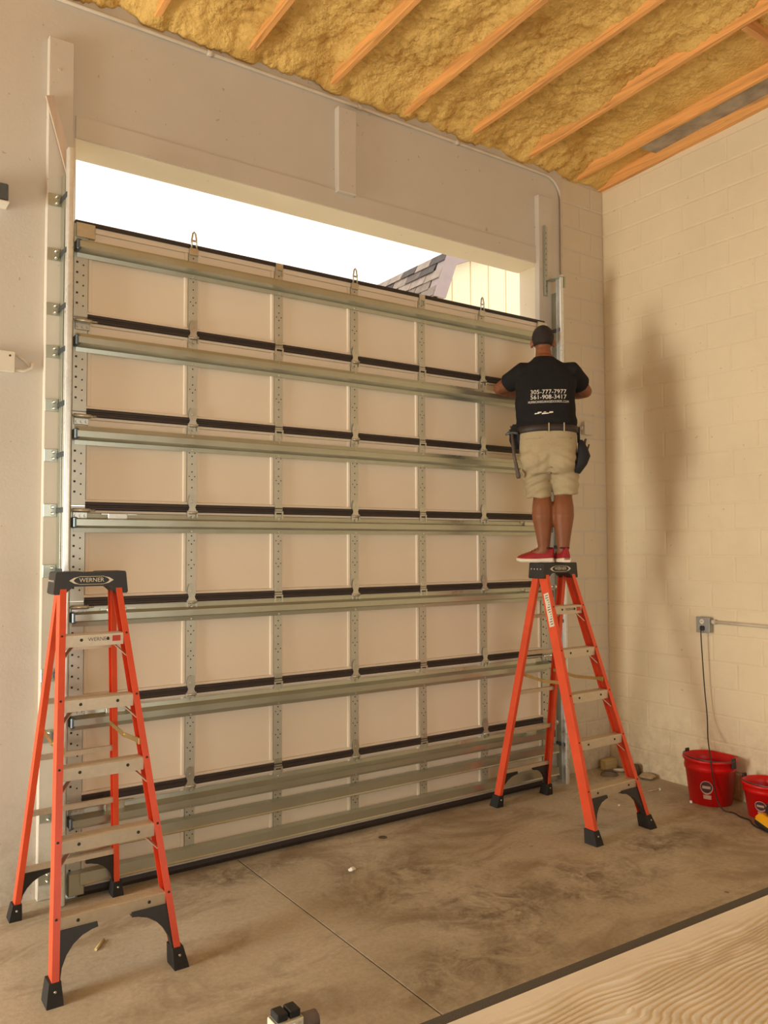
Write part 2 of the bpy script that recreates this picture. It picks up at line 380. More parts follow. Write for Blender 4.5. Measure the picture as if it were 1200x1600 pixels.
# ---------------------------------------------------------------- room shell
XR = 4.45; YW = .11; ZT = 5.09; SL = .043; DOORH = 3.734; COLW = .5798
XO0, XO1, ZO = -.09, 3.655, 4.27
def roofz(y): return ZT + SL*(YW-y)
def build_room():
    # floor: two slabs with an open joint
    fl = MB().box(-5.6, 4.7, -9.4, .55, -.2, -.02).build('floor', M['hole'], kind='structure')
    for x0, x1 in ((-5.6, .885), (.894, 4.7)):
        MB().bbox(x0, x1, -9.4, .45, -.06, 0, .0008).build('slab', M['floor'], fl)
    MB().box(-40, 40, .5, 60, -.3, -.03).build('ground', M['asphalt'], kind='structure')
    # front wall round the door opening
    w = MB(); Y1 = YW+.24
    w.box(-5.6, XO0, YW, Y1, -.05, 5.3); w.box(3.93, 4.7, YW+.006, Y1, -.05, 5.3); w.box(XO1, 3.93, YW, Y1, -.05, 5.3)
    w.box(XO0, XO1, YW, Y1, ZO+.13, 5.3)
    wf = w.build('wall_front', M['wall'], kind='structure')
    MB().box(XO0, XO1, YW-.008, Y1+.02, ZO, ZO+.13).build('trim_1', M['pad'], kind='structure')
    # painted lining of the opening (lit from outside)
    MB().box(XO0-.0, XO0+.004, YW, Y1, 0, ZO).box(XO1-.004, XO1, YW, Y1, 0, ZO).box(XO0, XO1, YW+.002, Y1+.02, ZO-.004, ZO).build('trim_2', M['soffit'], kind='structure')
    # mounting boards
    MB().bbox(-.248, -.112, .066, YW+.01, 0, 4.80, .004).build('trim_3', M['pad'], kind='structure')
    MB().bbox(1.652, 1.80, .06, YW+.01, 4.38, 4.985, .004).build('trim_4', M['pad'], kind='structure')
    MB().bbox(3.60, 3.755, .066, YW+.01, 0, 4.84, .004).build('trim_5', M['pad'], kind='structure')
    # painted nail heads on the boards
    for px, pz, py in ((-.19, 4.62, .064), (1.72, 4.88, .058), (1.70, 4.66, .058), (1.73, 4.55, .058), (3.66, 4.70, .064), (3.69, 4.70, .064)):
        MB().lathe([(.012, 0), (.009, .004)], 8).build('nail_head', M['pipe'], wf, loc=(px, py+.004, pz), rot=(PI/2, 0, 0))
    # concrete blocks, running bond
    def block_mesh(L, D, H=.1937, c=.006):
        b = MB(); v = [(0, 0, 0), (L, 0, 0), (L, 0, H), (0, 0, H)]
        q = [(c, -D, c), (L-c, -D, c), (L-c, -D, H-c), (c, -D, H-c)]
        v2 = [(0, -D*.25, 0), (L, -D*.25, 0), (L, -D*.25, H), (0, -D*.25, H)]
        return b.add(v+v2+q, [(8, 9, 10, 11)]+[(i, (i+1) % 4, 4+(i+1) % 4, 4+i) for i in range(4)]+[(4+i, 4+(i+1) % 4, 8+(i+1) % 4, 8+i) for i in range(4)]).mesh('block')
    mb_ = {}
    def blk(L, wall, mat, loc, rz):
        k = (round(L, 3), wall.name)
        if k not in mb_: mb_[k] = block_mesh(L, .004)
        o = put('block', mb_[k], mat, wall, loc=loc, rot=(0, 0, rz)); return o
    # right wall: local x of a block runs towards -Y
    wr = MB().box(XR, 4.7, -9.4, YW+.3, -.05, 5.9).build('wall_right', M['block'], kind='structure')
    MOD = .4064; J = .0095
    for c in range(25):
        z = .004+c*.2032
        y = YW-.002; first = True; end = -4.0
        n = 0
        while y > -2.15:
            L = MOD/2-J if (first and c % 2) else MOD-J
            o = blk(L, wr, M['block'], (XR, y, z), -PI/2)
            y -= L+J; first = False
    # right end of the front wall
    for c in range(25):
        z = .004+c*.2032; x = XR
        xs = [(4.152-.0, .298-.006)] if c % 2 else [(4.30, .146), (3.935, .355)]
        if c % 2: xs.append((3.935, .208))
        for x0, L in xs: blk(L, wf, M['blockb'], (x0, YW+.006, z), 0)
    # unseen sides of the room, with the openings that light it
    lw = MB(); X0, X1 = -5.6, -5.5
    lw.box(X0, X1, -9.4, -2.2, -.05, 5.9); lw.box(X0, X1, .1, .5, -.05, 5.9); lw.box(X0, X1, -2.2, .1, 3.1, 5.9)
    lw.build('wall_left', M['wall'], kind='structure')
    bw = MB(); bw.box(-5.6, -3.3, -9.4, -9.2, -.05, 5.9); bw.box(2.4, 4.7, -9.4, -9.2, -.05, 5.9); bw.box(-3.3, 2.4, -9.4, -9.2, 3.8, 5.9)
    bw.build('wall_rear', M['wall'], kind='structure')
build_room()

def build_ceiling():
    rx = [-.89, -.27, .35, .96, 1.59, 2.235, 2.83, 3.46, 4.10]
    allr = [-5.2, -4.6, -3.98, -3.36, -2.75, -2.13, -1.51] + rx
    x0, x1, y0, y1, st = -1.1, XR, -2.9, .14, .0165
    nx = int((x1-x0)/st); ny = int((y1-y0)/st)
    V = []; F = []
    ra = np.array(allr)
    for j in range(ny+1):
        y = y0+(y1-y0)*j/ny
        for i in range(nx+1):
            x = x0+(x1-x0)*i/nx
            d = min(abs(x-r) for r in rx)
            p = Vector((x, y, 0))
            big = noise.fractal(p*Vector((2.3, 1.2, 1)), 1, 2, 3)
            lump = noise.noise(p*7.0)*.5+.5
            c1 = noise.voronoi(p*19)[0][0]; c2 = noise.voronoi(p*Vector((40, 40, 1)))[0][0]
            flat = 0
            if 3.55 < x < 4.1 and y < -.45: flat = min(1, max(0, (x-(3.95+.28*(y+.45)*.6))*9))
            if x > 4.12: flat = .75
            amp = 1-flat
            z = roofz(y)+.085 + .035*big*amp - .045*lump*amp*(1-.3*min(1, d/.2)) + (.028*c1+.024*c2)*amp
            # foam climbs up the rafter sides and piles up against the wall
            z -= .055*math.exp(-(d/.06)**2)*amp*(.6+.8*noise.noise(Vector((x*.6, y*2.2, 5))))
            wall = math.exp(-((YW-y)/.16)**2); z -= wall*(.085+.035*noise.noise(p*9))
            V.append((x, y, max(z, roofz(y)-.012)))
    for j in range(ny):
        for i in range(nx):
            a = j*(nx+1)+i; F.append((a, a+1, a+nx+2, a+nx+1))
    me = bpy.data.meshes.new('ceiling')
    # plain deck beyond what the photograph shows, one mesh with the foam
    o = len(V)
    for (a, b, c, d) in ((-5.6, x0, -9.4, .3), (x0, 4.7, -9.4, y0)):
        V += [(a, c, roofz(c)+.12), (b, c, roofz(c)+.12), (b, d, roofz(d)+.12), (a, d, roofz(d)+.12)]
        F.append((o, o+1, o+2, o+3)); o += 4
    V += [(-5.6, -9.4, roofz(-9.4)+.4), (4.7, -9.4, roofz(-9.4)+.4), (4.7, .4, roofz(.4)+.4), (-5.6, .4, roofz(.4)+.4)]
    F.append((o, o+1, o+2, o+3))
    me.from_pydata(V, [], F); me.validate(); me.polygons.foreach_set('use_smooth', [True]*len(me.polygons))
    ce = put('ceiling', me, M['foam'], kind='structure')
    def rafter(x, w=.042, z0=0, h=.2, y_end=-9.3, mat='rafter'):
        b = MB(); n = 14; ys = [YW+.02+(y_end-YW-.02)*(k/n)**1.6 for k in range(n+1)]
        rs = []
        for y in ys:
            dx = .004*noise.noise(Vector((x*3, y*1.5, 0))); z = roofz(y)+z0+.003*noise.noise(Vector((x, y*2, 4)))
            c = .004
            rs.append([(x-w/2+dx, y, z+c), (x-w/2+c+dx, y, z), (x+w/2-c+dx, y, z), (x+w/2+dx, y, z+c), (x+w/2+dx, y, z+h), (x-w/2+dx, y, z+h)])
        b.rings(rs, True, False); return b.build('rafter', M[mat], ce)
    for x in allr: rafter(x)
    rafter(4.425, .05, -.01)
    MB().bbox(3.485, 4.075, -1.87, -1.83, roofz(-1.85)-.0, roofz(-1.85)+.16, .003).build('blocking', M['blocking'], ce)
    # dark felt strip between the last rafter and the wall plate
    b = MB(); n = 20; rs = []
    for k in range(n+1):
        y = -.5-8*k/n; z = roofz(y)+.04; wv = .012*noise.noise(Vector((0, y*4, 2)))
        rs.append([(4.122, y, z+wv), (4.40, y, z+.02-wv), (4.40, y, z+.03-wv), (4.122, y, z+.012+wv)])
    b.rings(rs, True, False); b.build('felt_strip', M['felt'], ce)
build_ceiling()

# ---------------------------------------------------------------- neighbouring shed
def build_shed():
    r = empty('shed', (0, 0, 0), 0, 'cream shed with gambrel shingle roof seen through gap above the door', 'shed')
    Y = 3.0; A = (4.69, 4.91); B = (4.915, 5.49); Cx = (6.75, 6.25)
    # side wall and body
    MB().prism([(4.75, -.03), (8.7, -.03), (8.7, 4.9), (6.75, 6.0), (4.95, 5.35), (4.75, 4.9)], Y+.03, Y+4.5, 'Y').build('body', M['siding'], r)
    def zt(x): return 5.35+(x-4.95)*(.65/1.8) if x > 4.95 else 4.9+(x-4.75)*2.2
    x = 4.78; k = 0
    while x < 6.7:
        x2 = min(x+.292, 6.75)
        MB().prism([(x+.004, 0), (x2-.004, 0), (x2-.004, zt(x2)), (x+.004, zt(x+.004))], Y, Y+.03, 'Y').build('siding_panel', M['siding'], r); x += .3
    # fascia boards
    th = .16
    MB().prism([A, B, (B[0]+.14, B[1]-.13), (A[0]+.19, A[1])], Y-.12, Y+.02, 'Y').build('fascia', M['fascia'], r)
    MB().prism([B, Cx, (Cx[0], Cx[1]-.16), (B[0]+.14, B[1]-.13)], Y-.12, Y+.02, 'Y').build('fascia', M['fascia'], r)
    # roof planes and shingles
    MB().prism([(A[0]+.03, A[1]), (B[0]+.03, B[1]-.01), (B[0]+.09, B[1]-.03), (A[0]+.09, A[1])], Y-.1, Y+4.6, 'Y').build('roof_deck', M['shingle'], r)
    MB().prism([(B[0], B[1]), Cx, (Cx[0], Cx[1]-.06), (B[0]+.03, B[1]-.05)], Y-.1, Y+4.6, 'Y').build('roof_deck', M['shingle'], r)
    mats = [plain('shingle_tone', c, .85, 0, .2, 12, .4, 80) for c in ((118, 106, 100), (150, 134, 124), (172, 156, 144), (96, 88, 86))]
    dx, dz = B[0]-A[0], B[1]-A[1]
    for row in range(5):
        for q in range(12):
            y0 = Y-.12+q*.3+(row % 2)*.15
            t0, t1 = row/5, (row+1.15)/5
            o = .014+random.random()*.012
            P = []
            for t, e in ((t0, o), (min(t1, 1.0), .004)):
                for yy in (y0+.006, y0+.294):
                    P.append((A[0]+dx*t-e, yy, A[1]+dz*t+e*.3))
            P2 = [(p[0]+.012, p[1], p[2]) for p in P]
            MB().add(P+P2, [(0, 1, 3, 2), (4, 6, 7, 5), (0, 4, 5, 1), (2, 3, 7, 6), (0, 2, 6, 4), (1, 5, 7, 3)]).build('shingle', random.choice(mats), r)
build_shed()

# ---------------------------------------------------------------- sectional garage door
def build_door():
    r = empty('garage_door', (0, 0, 0), 0, 'tall unfinished sectional garage door with cream panels and galvanised struts', 'door')
    XL, XRr = -.115, 3.585
    zs = [3.734, 3.2, 2.667, 2.143, 1.61, 1.064, .528, 0.03]
    strut_c = [3.59, 3.056, 2.535, 2.047, 1.527, .962, .425]
    cols = [k*COLW for k in range(1, 6)]
    # shared meshes
    def hat(h=.106, d=.074, fl=.024, t=.003):
        o = [(0, h/2), (-.004, h/2-fl), (-d, h/2-fl-.014), (-d, -h/2+fl+.014), (-.004, -h/2+fl), (0, -h/2)]
        prof = []
        outer = [(-.003, h/2), (-.006, h/2-fl), (-d, h/2-fl-.012), (-d, h/2-fl-.020), (-d, -h/2+fl+.020), (-d, -h/2+fl+.012), (-.006, -h/2+fl), (-.003, -h/2)]
        inner = [(y+t, z - (t if z > 0 else -t)*.8) for y, z in outer]
        return outer + inner[::-1]
    strut_me = MB().prism(hat(), XL+.012, XRr-.03, 'X').mesh('strut')
    rail_me = MB().prism([(-.003, .034), (-.05, .03), (-.052, -.022), (-.058, -.03), (-.054, -.034), (-.046, -.026), (-.046, .026), (-.003, .03)], XL+.06, XRr+.05, 'X').mesh('rail')
    cap_me = MB().bbox(-.012, .012, -.073, -.004, -.03, .03, .006).mesh('strut_cap')
    seal_me = MB().prism([(.0, -.0235), (-.008, -.0235), (-.012, -.018), (-.012, -.008), (-.008, -.003), (-.008, .003), (-.012, .008), (-.012, .018), (-.008, .0235), (0, .0235)], XL+.075, XRr-.075, 'X').mesh('seal_strip')
    topseal_me = MB().prism([(.03, -.012), (-.008, -.012), (-.012, -.006), (-.012, .006), (-.006, .014), (.03, .014)], XL+.005, XRr-.005, 'X').mesh('seal_strip')
    # hinge: strap above, knuckle, leaf below
    def hinge(kind):
        b = MB()
        if kind == 0:
            b.prism([(-.014, .085), (.014, .085), (.024, .06), (.026, .03), (.018, .008), (.026, -.012), (.026, -.022), (-.026, -.022), (-.026, -.012), (-.018, .008), (-.026, .03), (-.024, .06)], -.018, -.013, 'Y')
            b.cyl((-.03, -.02, -.024), (.03, -.02, -.024), .0075, 8)
            b.box(-.032, -.024, -.022, -.002, -.052, -.012); b.box(.024, .032, -.022, -.002, -.052, -.012)
            b.prism([(-.02, -.034), (.02, -.034), (.018, -.058), (0, -.072), (-.018, -.058)], -.012, -.006, 'Y')
            for c in ((0, .045), (0, -.05)): b.lathe([(.009, 0), (.007, .005)], 8, (0, 0, 0), lambda p, c=c: Vector((p.x+c[0], -.016-p.z, p.y+c[1])))
        else:
            b.box(-.027, .027, -.012, -.007, .002, .05); b.box(-.03, .03, -.017, -.004, -.012, -.002)
            b.box(-.03, -.02, -.017, -.004, -.05, -.012); b.box(.02, .03, -.017, -.004, -.05, -.012)
            b.box(-.02, .02, -.010, -.006, -.075, -.045)
            for c in ((0, -.058), (-.014, .035), (.014, .035)): b.lathe([(.006, 0), (.005, .004)], 8, (0, 0, 0), lambda p, c=c: Vector((p.x+c[0], -.011-p.z, p.y+c[1])))
        return b.mesh('hinge')
    hm = [hinge(0), hinge(1)]
    # end hinge with roller
    def endhinge(sg):
        b = MB(); b.bbox(-.04, .04, -.02, -.004, -.075, -.035, .003); b.bbox(-.04, .045, -.04, -.012, -.036, -.022, .003)
        b.cyl((-.045, -.045, -.028), (.045, -.045, -.028), .011, 8)
        for q in (-.026, 0, .026): b.lathe([(.008, 0), (.006, .007)], 6, (0, 0, 0), lambda p, q=q: Vector((p.x+q, -.02-p.z, p.y-.058)))
        return b.mesh('end_hinge')
    em = endhinge(1)
    roller_me = MB().cyl((-.075, -.045, -.028), (.075, -.045, -.028), .0055, 8).tube([(-.086, -.045, -.028), (-.072, -.045, -.028)], .020, 12).mesh('roller')
    chunk_me = MB().bbox(-.055, .055, -.03, -.006, -.022, .022, .004).box(-.09, -.055, -.022, -.008, .012, .02).box(.055, .11, -.022, -.008, .012, .02).mesh('lock_plate')
    bolt_me = MB().lathe([(.006, 0), (.005, .004)], 6, (0, 0, 0), lambda p: Vector((p.x, -p.z, p.y))).mesh('screw')
    stile_c = {}
    for i in range(7):
        zt, zb = zs[i], zs[i+1]; H = zt-zb
        g = .004
        s = MB()
        s.box(XL, XRr, .028, .045, zb+g, zt-g)                                   # outer steel skin
        s.prism([(.030, zt-g), (-.001, zt-g), (-.001, zt-g-.034), (.003, zt-g-.036), (.030, zt-g-.036)], XL+.001, XRr-.001, 'X')
        s.prism([(.030, zb+g), (-.001, zb+g), (-.001, zb+g+.03), (.003, zb+g+.032), (.030, zb+g+.032)], XL+.001, XRr-.001, 'X')
        sec = s.build('door_section', M['skin'], r)
        # stiles: folded channel with punched dimples
        zz0, zz1 = zb+.03, zt-.022
        sb = MB(); w = .029
        sb.prism([(-w, .02), (-w, -.006), (w, -.006), (w, .02), (w-.003, .02), (w-.003, -.003), (-w+.003, -.003), (-w+.003, .02)], zz0, zz1, 'Z')
        sme = sb.mesh('stile')
        hb = MB(); n = 0
        for q in np.linspace(.10, .9, 9):
            z = zz0+(zz1-zz0)*q
            if abs(z-strut_c[i]) < .06: continue
            hb.lathe([(.0045, .0), (.0045, .0012)], 6, (0, 0, 0), lambda p, z=z: Vector((p.x, -.006-p.z, p.y+z)))
            n += 1
            if n in (3, 6):
                for sx in (-.017, .017): hb.lathe([(.004, .0), (.004, .0012)], 6, (0, 0, 0), lambda p, z=z, sx=sx: Vector((p.x+sx, -.006-p.z, p.y+z+.02)))
        hme = hb.mesh('punched_holes')
        for k, x in enumerate(cols):
            put('stile', sme, M['stile'], sec, loc=(x, 0, 0))
            ho = put('stile_holes', hme, M['hole'], sec, loc=(x, 0, 0), kind='stuff')
        # end stiles
        for x0, x1 in ((XL, XL+.075), (XRr-.075, XRr)):
            b = MB(); b.prism([(x0, .045), (x0, -.007), (x1, -.007), (x1, .02), (x1-.003, .02), (x1-.003, -.004), (x0+.003, -.004), (x0+.003, .045)], zb+.005, zt-.006, 'Z')
            b.build('end_stile', M['stile'], sec)
            hb = MB()
            for q in np.linspace(.12, .88, 8):
                z = zb+H*q
                if abs(z-strut_c[i]) < .06: continue
                xc = (x0+x1)/2
                hb.lathe([(.005, 0), (.005, .001)], 6, (0, 0, 0), lambda p, z=z: Vector((p.x+xc+.012, -.0072-p.z, p.y+z)))
                hb.box(xc-.027, xc-.016, -.0085, -.0072, z+.008, z+.019)
            hb.build('stile_holes', M['hole'], sec, kind='stuff')
        # insulation boards between stiles, with a raised lip at each upright edge
        edges = [XL+.078]+[c for c in cols]+[XRr-.078]
        for k in range(6):
            x0 = edges[k]+(.031 if k else .002); x1 = edges[k+1]-(.031 if k < 5 else .002)
            b = MB()
            b.prism([(x0, .028), (x0, .002), (x0+.009, .0), (x0+.018, .001), (x0+.022, .010), (x1-.022, .010), (x1-.018, .001), (x1-.009, .0), (x1, .002), (x1, .028)], zb+.037, zt-.041, 'Z')
            b.build('insulation_panel', M['panel'], sec)
        # strut across the section
        so = put('strut', strut_me, M['galv'], sec, loc=(0, -.008, strut_c[i]))
        for x in (XL+.008, XRr-.018): put('strut_cap', cap_me, M['capend'], sec, loc=(x, -.008, strut_c[i]))
        sc = MB()
        for x in cols:
            for dz in (.043, -.043):
                sc.lathe([(.006, 0), (.005, .005)], 6, (0, 0, 0), lambda p, x=x, dz=dz: Vector((p.x+x, -.012-p.z, p.y+strut_c[i]+dz)))
        sc.build('strut_screws', M['bolt'], sec, kind='stuff')
        # weather strip / hinges on top edge
        if i == 0:
            put('seal_strip', topseal_me, M['seal'], sec, loc=(0, 0, zt+.002))
            for k, x in enumerate(cols):
                b = MB()
                if k % 2 == 0:
                    b.tube([(-.016, -.016, -.01), (-.015, -.016, .045), (-.008, -.016, .085), (0, -.016, .094), (.008, -.016, .085), (.015, -.016, .045), (.016, -.016, -.01)], .0062, 6); b.box(-.014, .014, -.018, -.014, .034, .046); b.bbox(-.028, .028, -.02, -.006, -.05, -.006, .002)
                else:
                    b.bbox(-.026, .026, -.018, -.006, -.03, .016, .002); b.box(-.026, -.018, -.018, -.006, -.06, -.03); b.box(.018, .026, -.018, -.006, -.06, -.03)
                b.build('hinge', M['hinge'], sec, loc=(x, 0, zt-.004))
            for x in (XL+.05, XRr-.05):
                MB().bbox(-.045, .06, -.022, -.006, -.085, -.002, .003).build('end_hinge', M['hinge'], sec, loc=(x, 0, zt))
        else:
            put('seal_strip', seal_me, M['seal'], sec, loc=(0, 0, zt-.002))
            for k, x in enumerate(cols): put('hinge', hm[k % 2], M['hinge'], sec, loc=(x, 0, zt-.004))
            for x, sg in ((XL+.045, 1), (XRr-.045, -1)):
                o = put('end_hinge', em, M['hinge'], sec, loc=(x, 0, zt))
                put('roller', roller_me, M['bolt'], sec, loc=(x, 0, zt), rot=(0, 0, 0) if sg > 0 else (0, 0, 0)).scale = (sg, 1, 1)
            if i in (3, 4, 5, 6):
                for x in (XL+.25, XRr-.22): put('lock_plate', chunk_me, M['hinge'], sec, loc=(x, 0, zt-.062))
        if i == 6:
            put('rail', rail_me, M['galv'], sec, loc=(0, -.006, .292)); put('rail', rail_me, M['galv'], sec, loc=(0, -.006, .118))
            MB().prism([(.04, .008), (-.012, .008), (-.016, .03), (-.01, .05), (.04, .05)], XL+.06, XRr-.0, 'X').build('seal_strip', M['seal'], sec)
            MB().prism([(.03, 0), (-.006, 0), (-.008, .008), (.03, .012)], XL+.0, XRr, 'X').build('bottom_retainer', M['galv'], sec)
            MB().bbox(XL-.0, XL+.085, -.05, -.008, .03, .15, .004).build('bottom_bracket', M['galv'], sec)
            MB().bbox(XRr-.085, XRr, -.05, -.008, .03, .15, .004).build('bottom_bracket', M['galv'], sec)
build_door()

# ---------------------------------------------------------------- vertical tracks with their jamb brackets
def track(x, sg, z1, label, brs):
    """sg: +1 when the door lies on the +X side"""
    r = empty('door_track', (x, 0, 0), 0, label, 'track')
    arc = lambda cx, cy, R, a0, a1, n=5: [(cx+R*math.cos(a), cy+R*math.sin(a)) for a in np.linspace(a0, a1, n)]
    outer = arc(.026, -.066, .010, PI/2*1.0, -PI/2, 6)[1:]+arc(.012, -.064, .012, -PI/2, -PI, 5)+arc(.012, -.028, .012, PI, PI/2, 5)+[(.030, -.016)]
    inner = [(.030, -.0185)]+arc(.012, -.028, .0095, PI/2, PI, 5)+arc(.012, -.064, .0095, PI, PI*1.5, 5)+arc(.026, -.066, .0075, -PI/2, PI/2, 6)[:-1]
    prof = outer+inner
    prof = [(a*sg, b) for a, b in prof]
    MB().prism(prof, 0.004, z1, 'Z').build('rail', M['track'], r)
    # continuous wall angle behind the rail
    MB().prism([(-.004*sg, -.010), (-.004*sg, .066), (-.001*sg, .066), (-.001*sg, -.010)], .01, z1-.12, 'Z').build('wall_angle', M['galv'], r)
    for z in brs:
        b = MB(); b.bbox(-.075*sg if sg > 0 else .004, -.004 if sg > 0 else .075, .060, .066, -.035, .035, .002)
        o = b.build('bracket', M['galv'], r, loc=(0, 0, z))
        for dz in (-.018, .018):
            MB().lathe([(.011, 0), (.011, .005), (.007, .009), (.006, .018)], 6).build('bolt', M['bolt'], o, loc=(-.028*sg, .060, dz), rot=(PI/2, 0, 0))
        MB().prism([(-.01, .062), (-.004, -.06), (.0, -.06), (.0, .062)], -.014, .014, 'Z').build('bracket_arm', M['capend'], o)
    return r
track(-.170, 1, 4.12, 'bright galvanised vertical track at the left edge of the door', [3.86, 3.55, 3.24, 3.0, 2.70, 2.42, 2.115, 1.78, 1.21, .88, .45, .12])
t2 = track(3.74, -1, 4.14, 'shorter looking galvanised vertical track behind the man at the right edge of the door', [3.7, 3.1, 2.5, 1.9, 1.3, .8, .3])
MB().bbox(-.05, .012, -.085, .062, 4.12, 4.128, .002).bbox(.0, .012, -.085, .0, 4.04, 4.128, .002).build('top_plate', M['galv'], t2)
def perforated():
    r = empty('perforated_angle', (3.672, .064, 0), 0, 'perforated steel angle screwed to the board above the right track', 'bracket')
    MB().prism([(-.028, 0), (.022, 0), (.022, -.004), (-.024, -.004), (-.024, -.03), (-.028, -.03)], 3.99, 4.58, 'Z').build('angle', M['galv'], r)
    for k in range(12): MB().lathe([(.007, 0), (.007, .0015)], 8).build('hole', M['hole'], r, loc=(.002, -.0035, 4.03+k*.045), rot=(PI/2, 0, 0))
perforated()
MB().prism([(.0, .0), (.012, .0), (.012, -.012), (.0, -.012)], 3.79, 4.02, 'Z').box(0, .035, -.012, 0, 3.785, 3.797).build('wall_hook', M['hole'], loc=(3.80, YW-.0005, 0), label='thin dark hook fixed beside the top of the right track', cat='hook')
# weathered strip of wood leaning across the left board
def strip():
    b = MB(); b.beam((-.245, .05, 4.44), (-.13, .045, 4.02), [(-.022, -.009), (.022, -.009), (.022, .009), (-.022, .009)], (1, 0, 0))
    b.build('wooden_strip', M['plank'], label='weathered wooden strip fixed slantwise across the left mounting board', cat='wood strip')
strip()

# ---------------------------------------------------------------- conduits, boxes
def conduits():
    r = empty('conduit', (0, 0, 0), 0, 'painted pipe along the top of the wall that bends down beside the right board', 'pipe')
    y = YW-.014; pts = [(x, y, 5.048) for x in (-1.6, .16, .6, 1.2, 2.0, 2.8, 3.5)]
    cx, cz, R = 3.72, 4.865, .18
    pts += [(cx+R*math.sin(a), y, cz+R*math.cos(a)) for a in np.linspace(.1, PI/2, 9)]
    pts += [(3.90, y, 4.2), (3.92, y, 3.5), (3.935, y, 3.1), (3.95, y, 2.96), (3.985, y, 2.925), (4.11, y, 2.922)]
    MB().tube(pts, .0125, 10).build('pipe', M['pipe'], r)
    for x, z in ((.72, 5.048), (1.85, 5.048), (2.75, 5.048)):
        MB().tube([(x-.02, y, z), (x+.02, y, z)], .018, 10).build('coupling', M['pipe'], r)
    b = empty('junction_box', (4.185, YW-.0, 2.925), 0, 'painted square junction box on the block wall behind the man', 'box')
    MB().bbox(-.055, .055, -.04, 0, -.055, .055, .005).build('box', M['pipe'], b)
    MB().bbox(-.058, .058, -.045, -.04, -.058, .058, .003).build('cover', M['pipe'], b)
    MB().tube([(-.085, -.016, 0), (-.055, -.016, 0)], .019, 10).build('connector', M['pipe'], b)
    b = empty('junction_box', (-.50, YW, 2.92), 0, 'pale flat junction box at the left edge of the photo, loose clip beside it', 'box')
    MB().bbox(-.10, .098, -.035, 0, -.055, .055, .006).build('box', M['white'], b)
    MB().bbox(-.10, .10, -.041, -.035, -.057, .057, .003).build('cover', M['white'], b)
    MB().lathe([(.006, 0), (.004, .003)], 8).build('screw', M['hole'], b, loc=(.075, -.041, .032), rot=(PI/2, 0, 0))
    MB().tube([(.10, -.01, -.035), (.15, -.016, -.04), (.19, -.014, -.02), (.196, -.012, .012)], .009, 8).tube([(.11, -.012, .045), (.15, -.012, .02), (.18, -.012, -.01)], .004, 6).build('wire_clip', M['white'], b)
    b = empty('wall_bracket', (-.53, YW, 3.82), 0, 'grey steel bracket high on the wall at the left edge of the photo', 'bracket')
    MB().bbox(-.12, .075, -.10, 0, -.045, .05, .006).build('body', M['capend'], b)
    MB().bbox(-.12, .08, -.105, 0, -.056, -.045, .003).build('lip', M['white'], b)
    # wall outlet on the right wall
    b = empty('outlet_box', (XR-.007, -.86, 1.295), -PI/2, 'grey metal outlet box on the right wall with a pipe running right', 'outlet')
    MB().bbox(-.055, .055, -.05, 0, -.058, .058, .006).build('box', M['steelbox'], b)
    MB().bbox(-.058, .058, -.056, -.05, -.061, .061, .003).build('cover', M['steelbox'], b)
    for dz in (.026, -.026):
        o = MB().lathe([(.019, 0), (.018, .004)], 14).build('receptacle', M['white'], b, loc=(-.005, -.056, dz), rot=(PI/2, 0, 0))
        MB().box(-.007, -.004, -.004, .006, .004, .0055).box(.004, .007, -.004, .006, .004, .0055).build('slots', M['hole'], o)
    MB().tube([(.058, -.02, .025), (.09, -.02, .026)], .02, 10).build('connector', M['pipe'], b)
    MB().tube([(.085, -.02, .026), (.4, -.02, .024), (1.2, -.02, .02), (2.2, -.02, .02)], .0125, 10).build('pipe', M['pipe'], b)
    c = empty('power_cord', (0, 0, 0), 0, 'thin black cord hanging from the wall outlet over the larger red bucket', 'cord')
    pts = [(4.375, -.862, 1.262), (4.355, -.866, 1.235), (4.36, -.874, 1.0), (4.362, -.885, .8), (4.35, -.91, .6), (4.25, -.98, .46), (4.112, -1.09, .375), (4.098, -1.105, .31), (4.112, -1.115, .18), (4.125, -1.135, .06), (4.13, -1.18, .008), (4.14, -1.25, .007), (4.10, -1.33, .007), (4.09, -1.40, .007), (4.02, -1.47, .007), (3.97, -1.60, .007)]
    # smooth
    P = [Vector(p) for p in pts]; out = []
    for i in range(len(P)-1):
        p0, p1, p2, p3 = P[max(i-1, 0)], P[i], P[i+1], P[min(i+2, len(P)-1)]
        for k in range(5):
            t = k/5; out.append(.5*((2*p1)+(p2-p0)*t+(2*p0-5*p1+4*p2-p3)*t*t+(3*p1-p0-3*p2+p3)*t**3))
    out.append(P[-1]); MB().tube(out, .0045, 7).build('cable', M['cord'], c)
    MB().bbox(4.365, 4.392, -.878, -.846, 1.252, 1.288, .006).build('plug', M['cord'], c)
conduits()

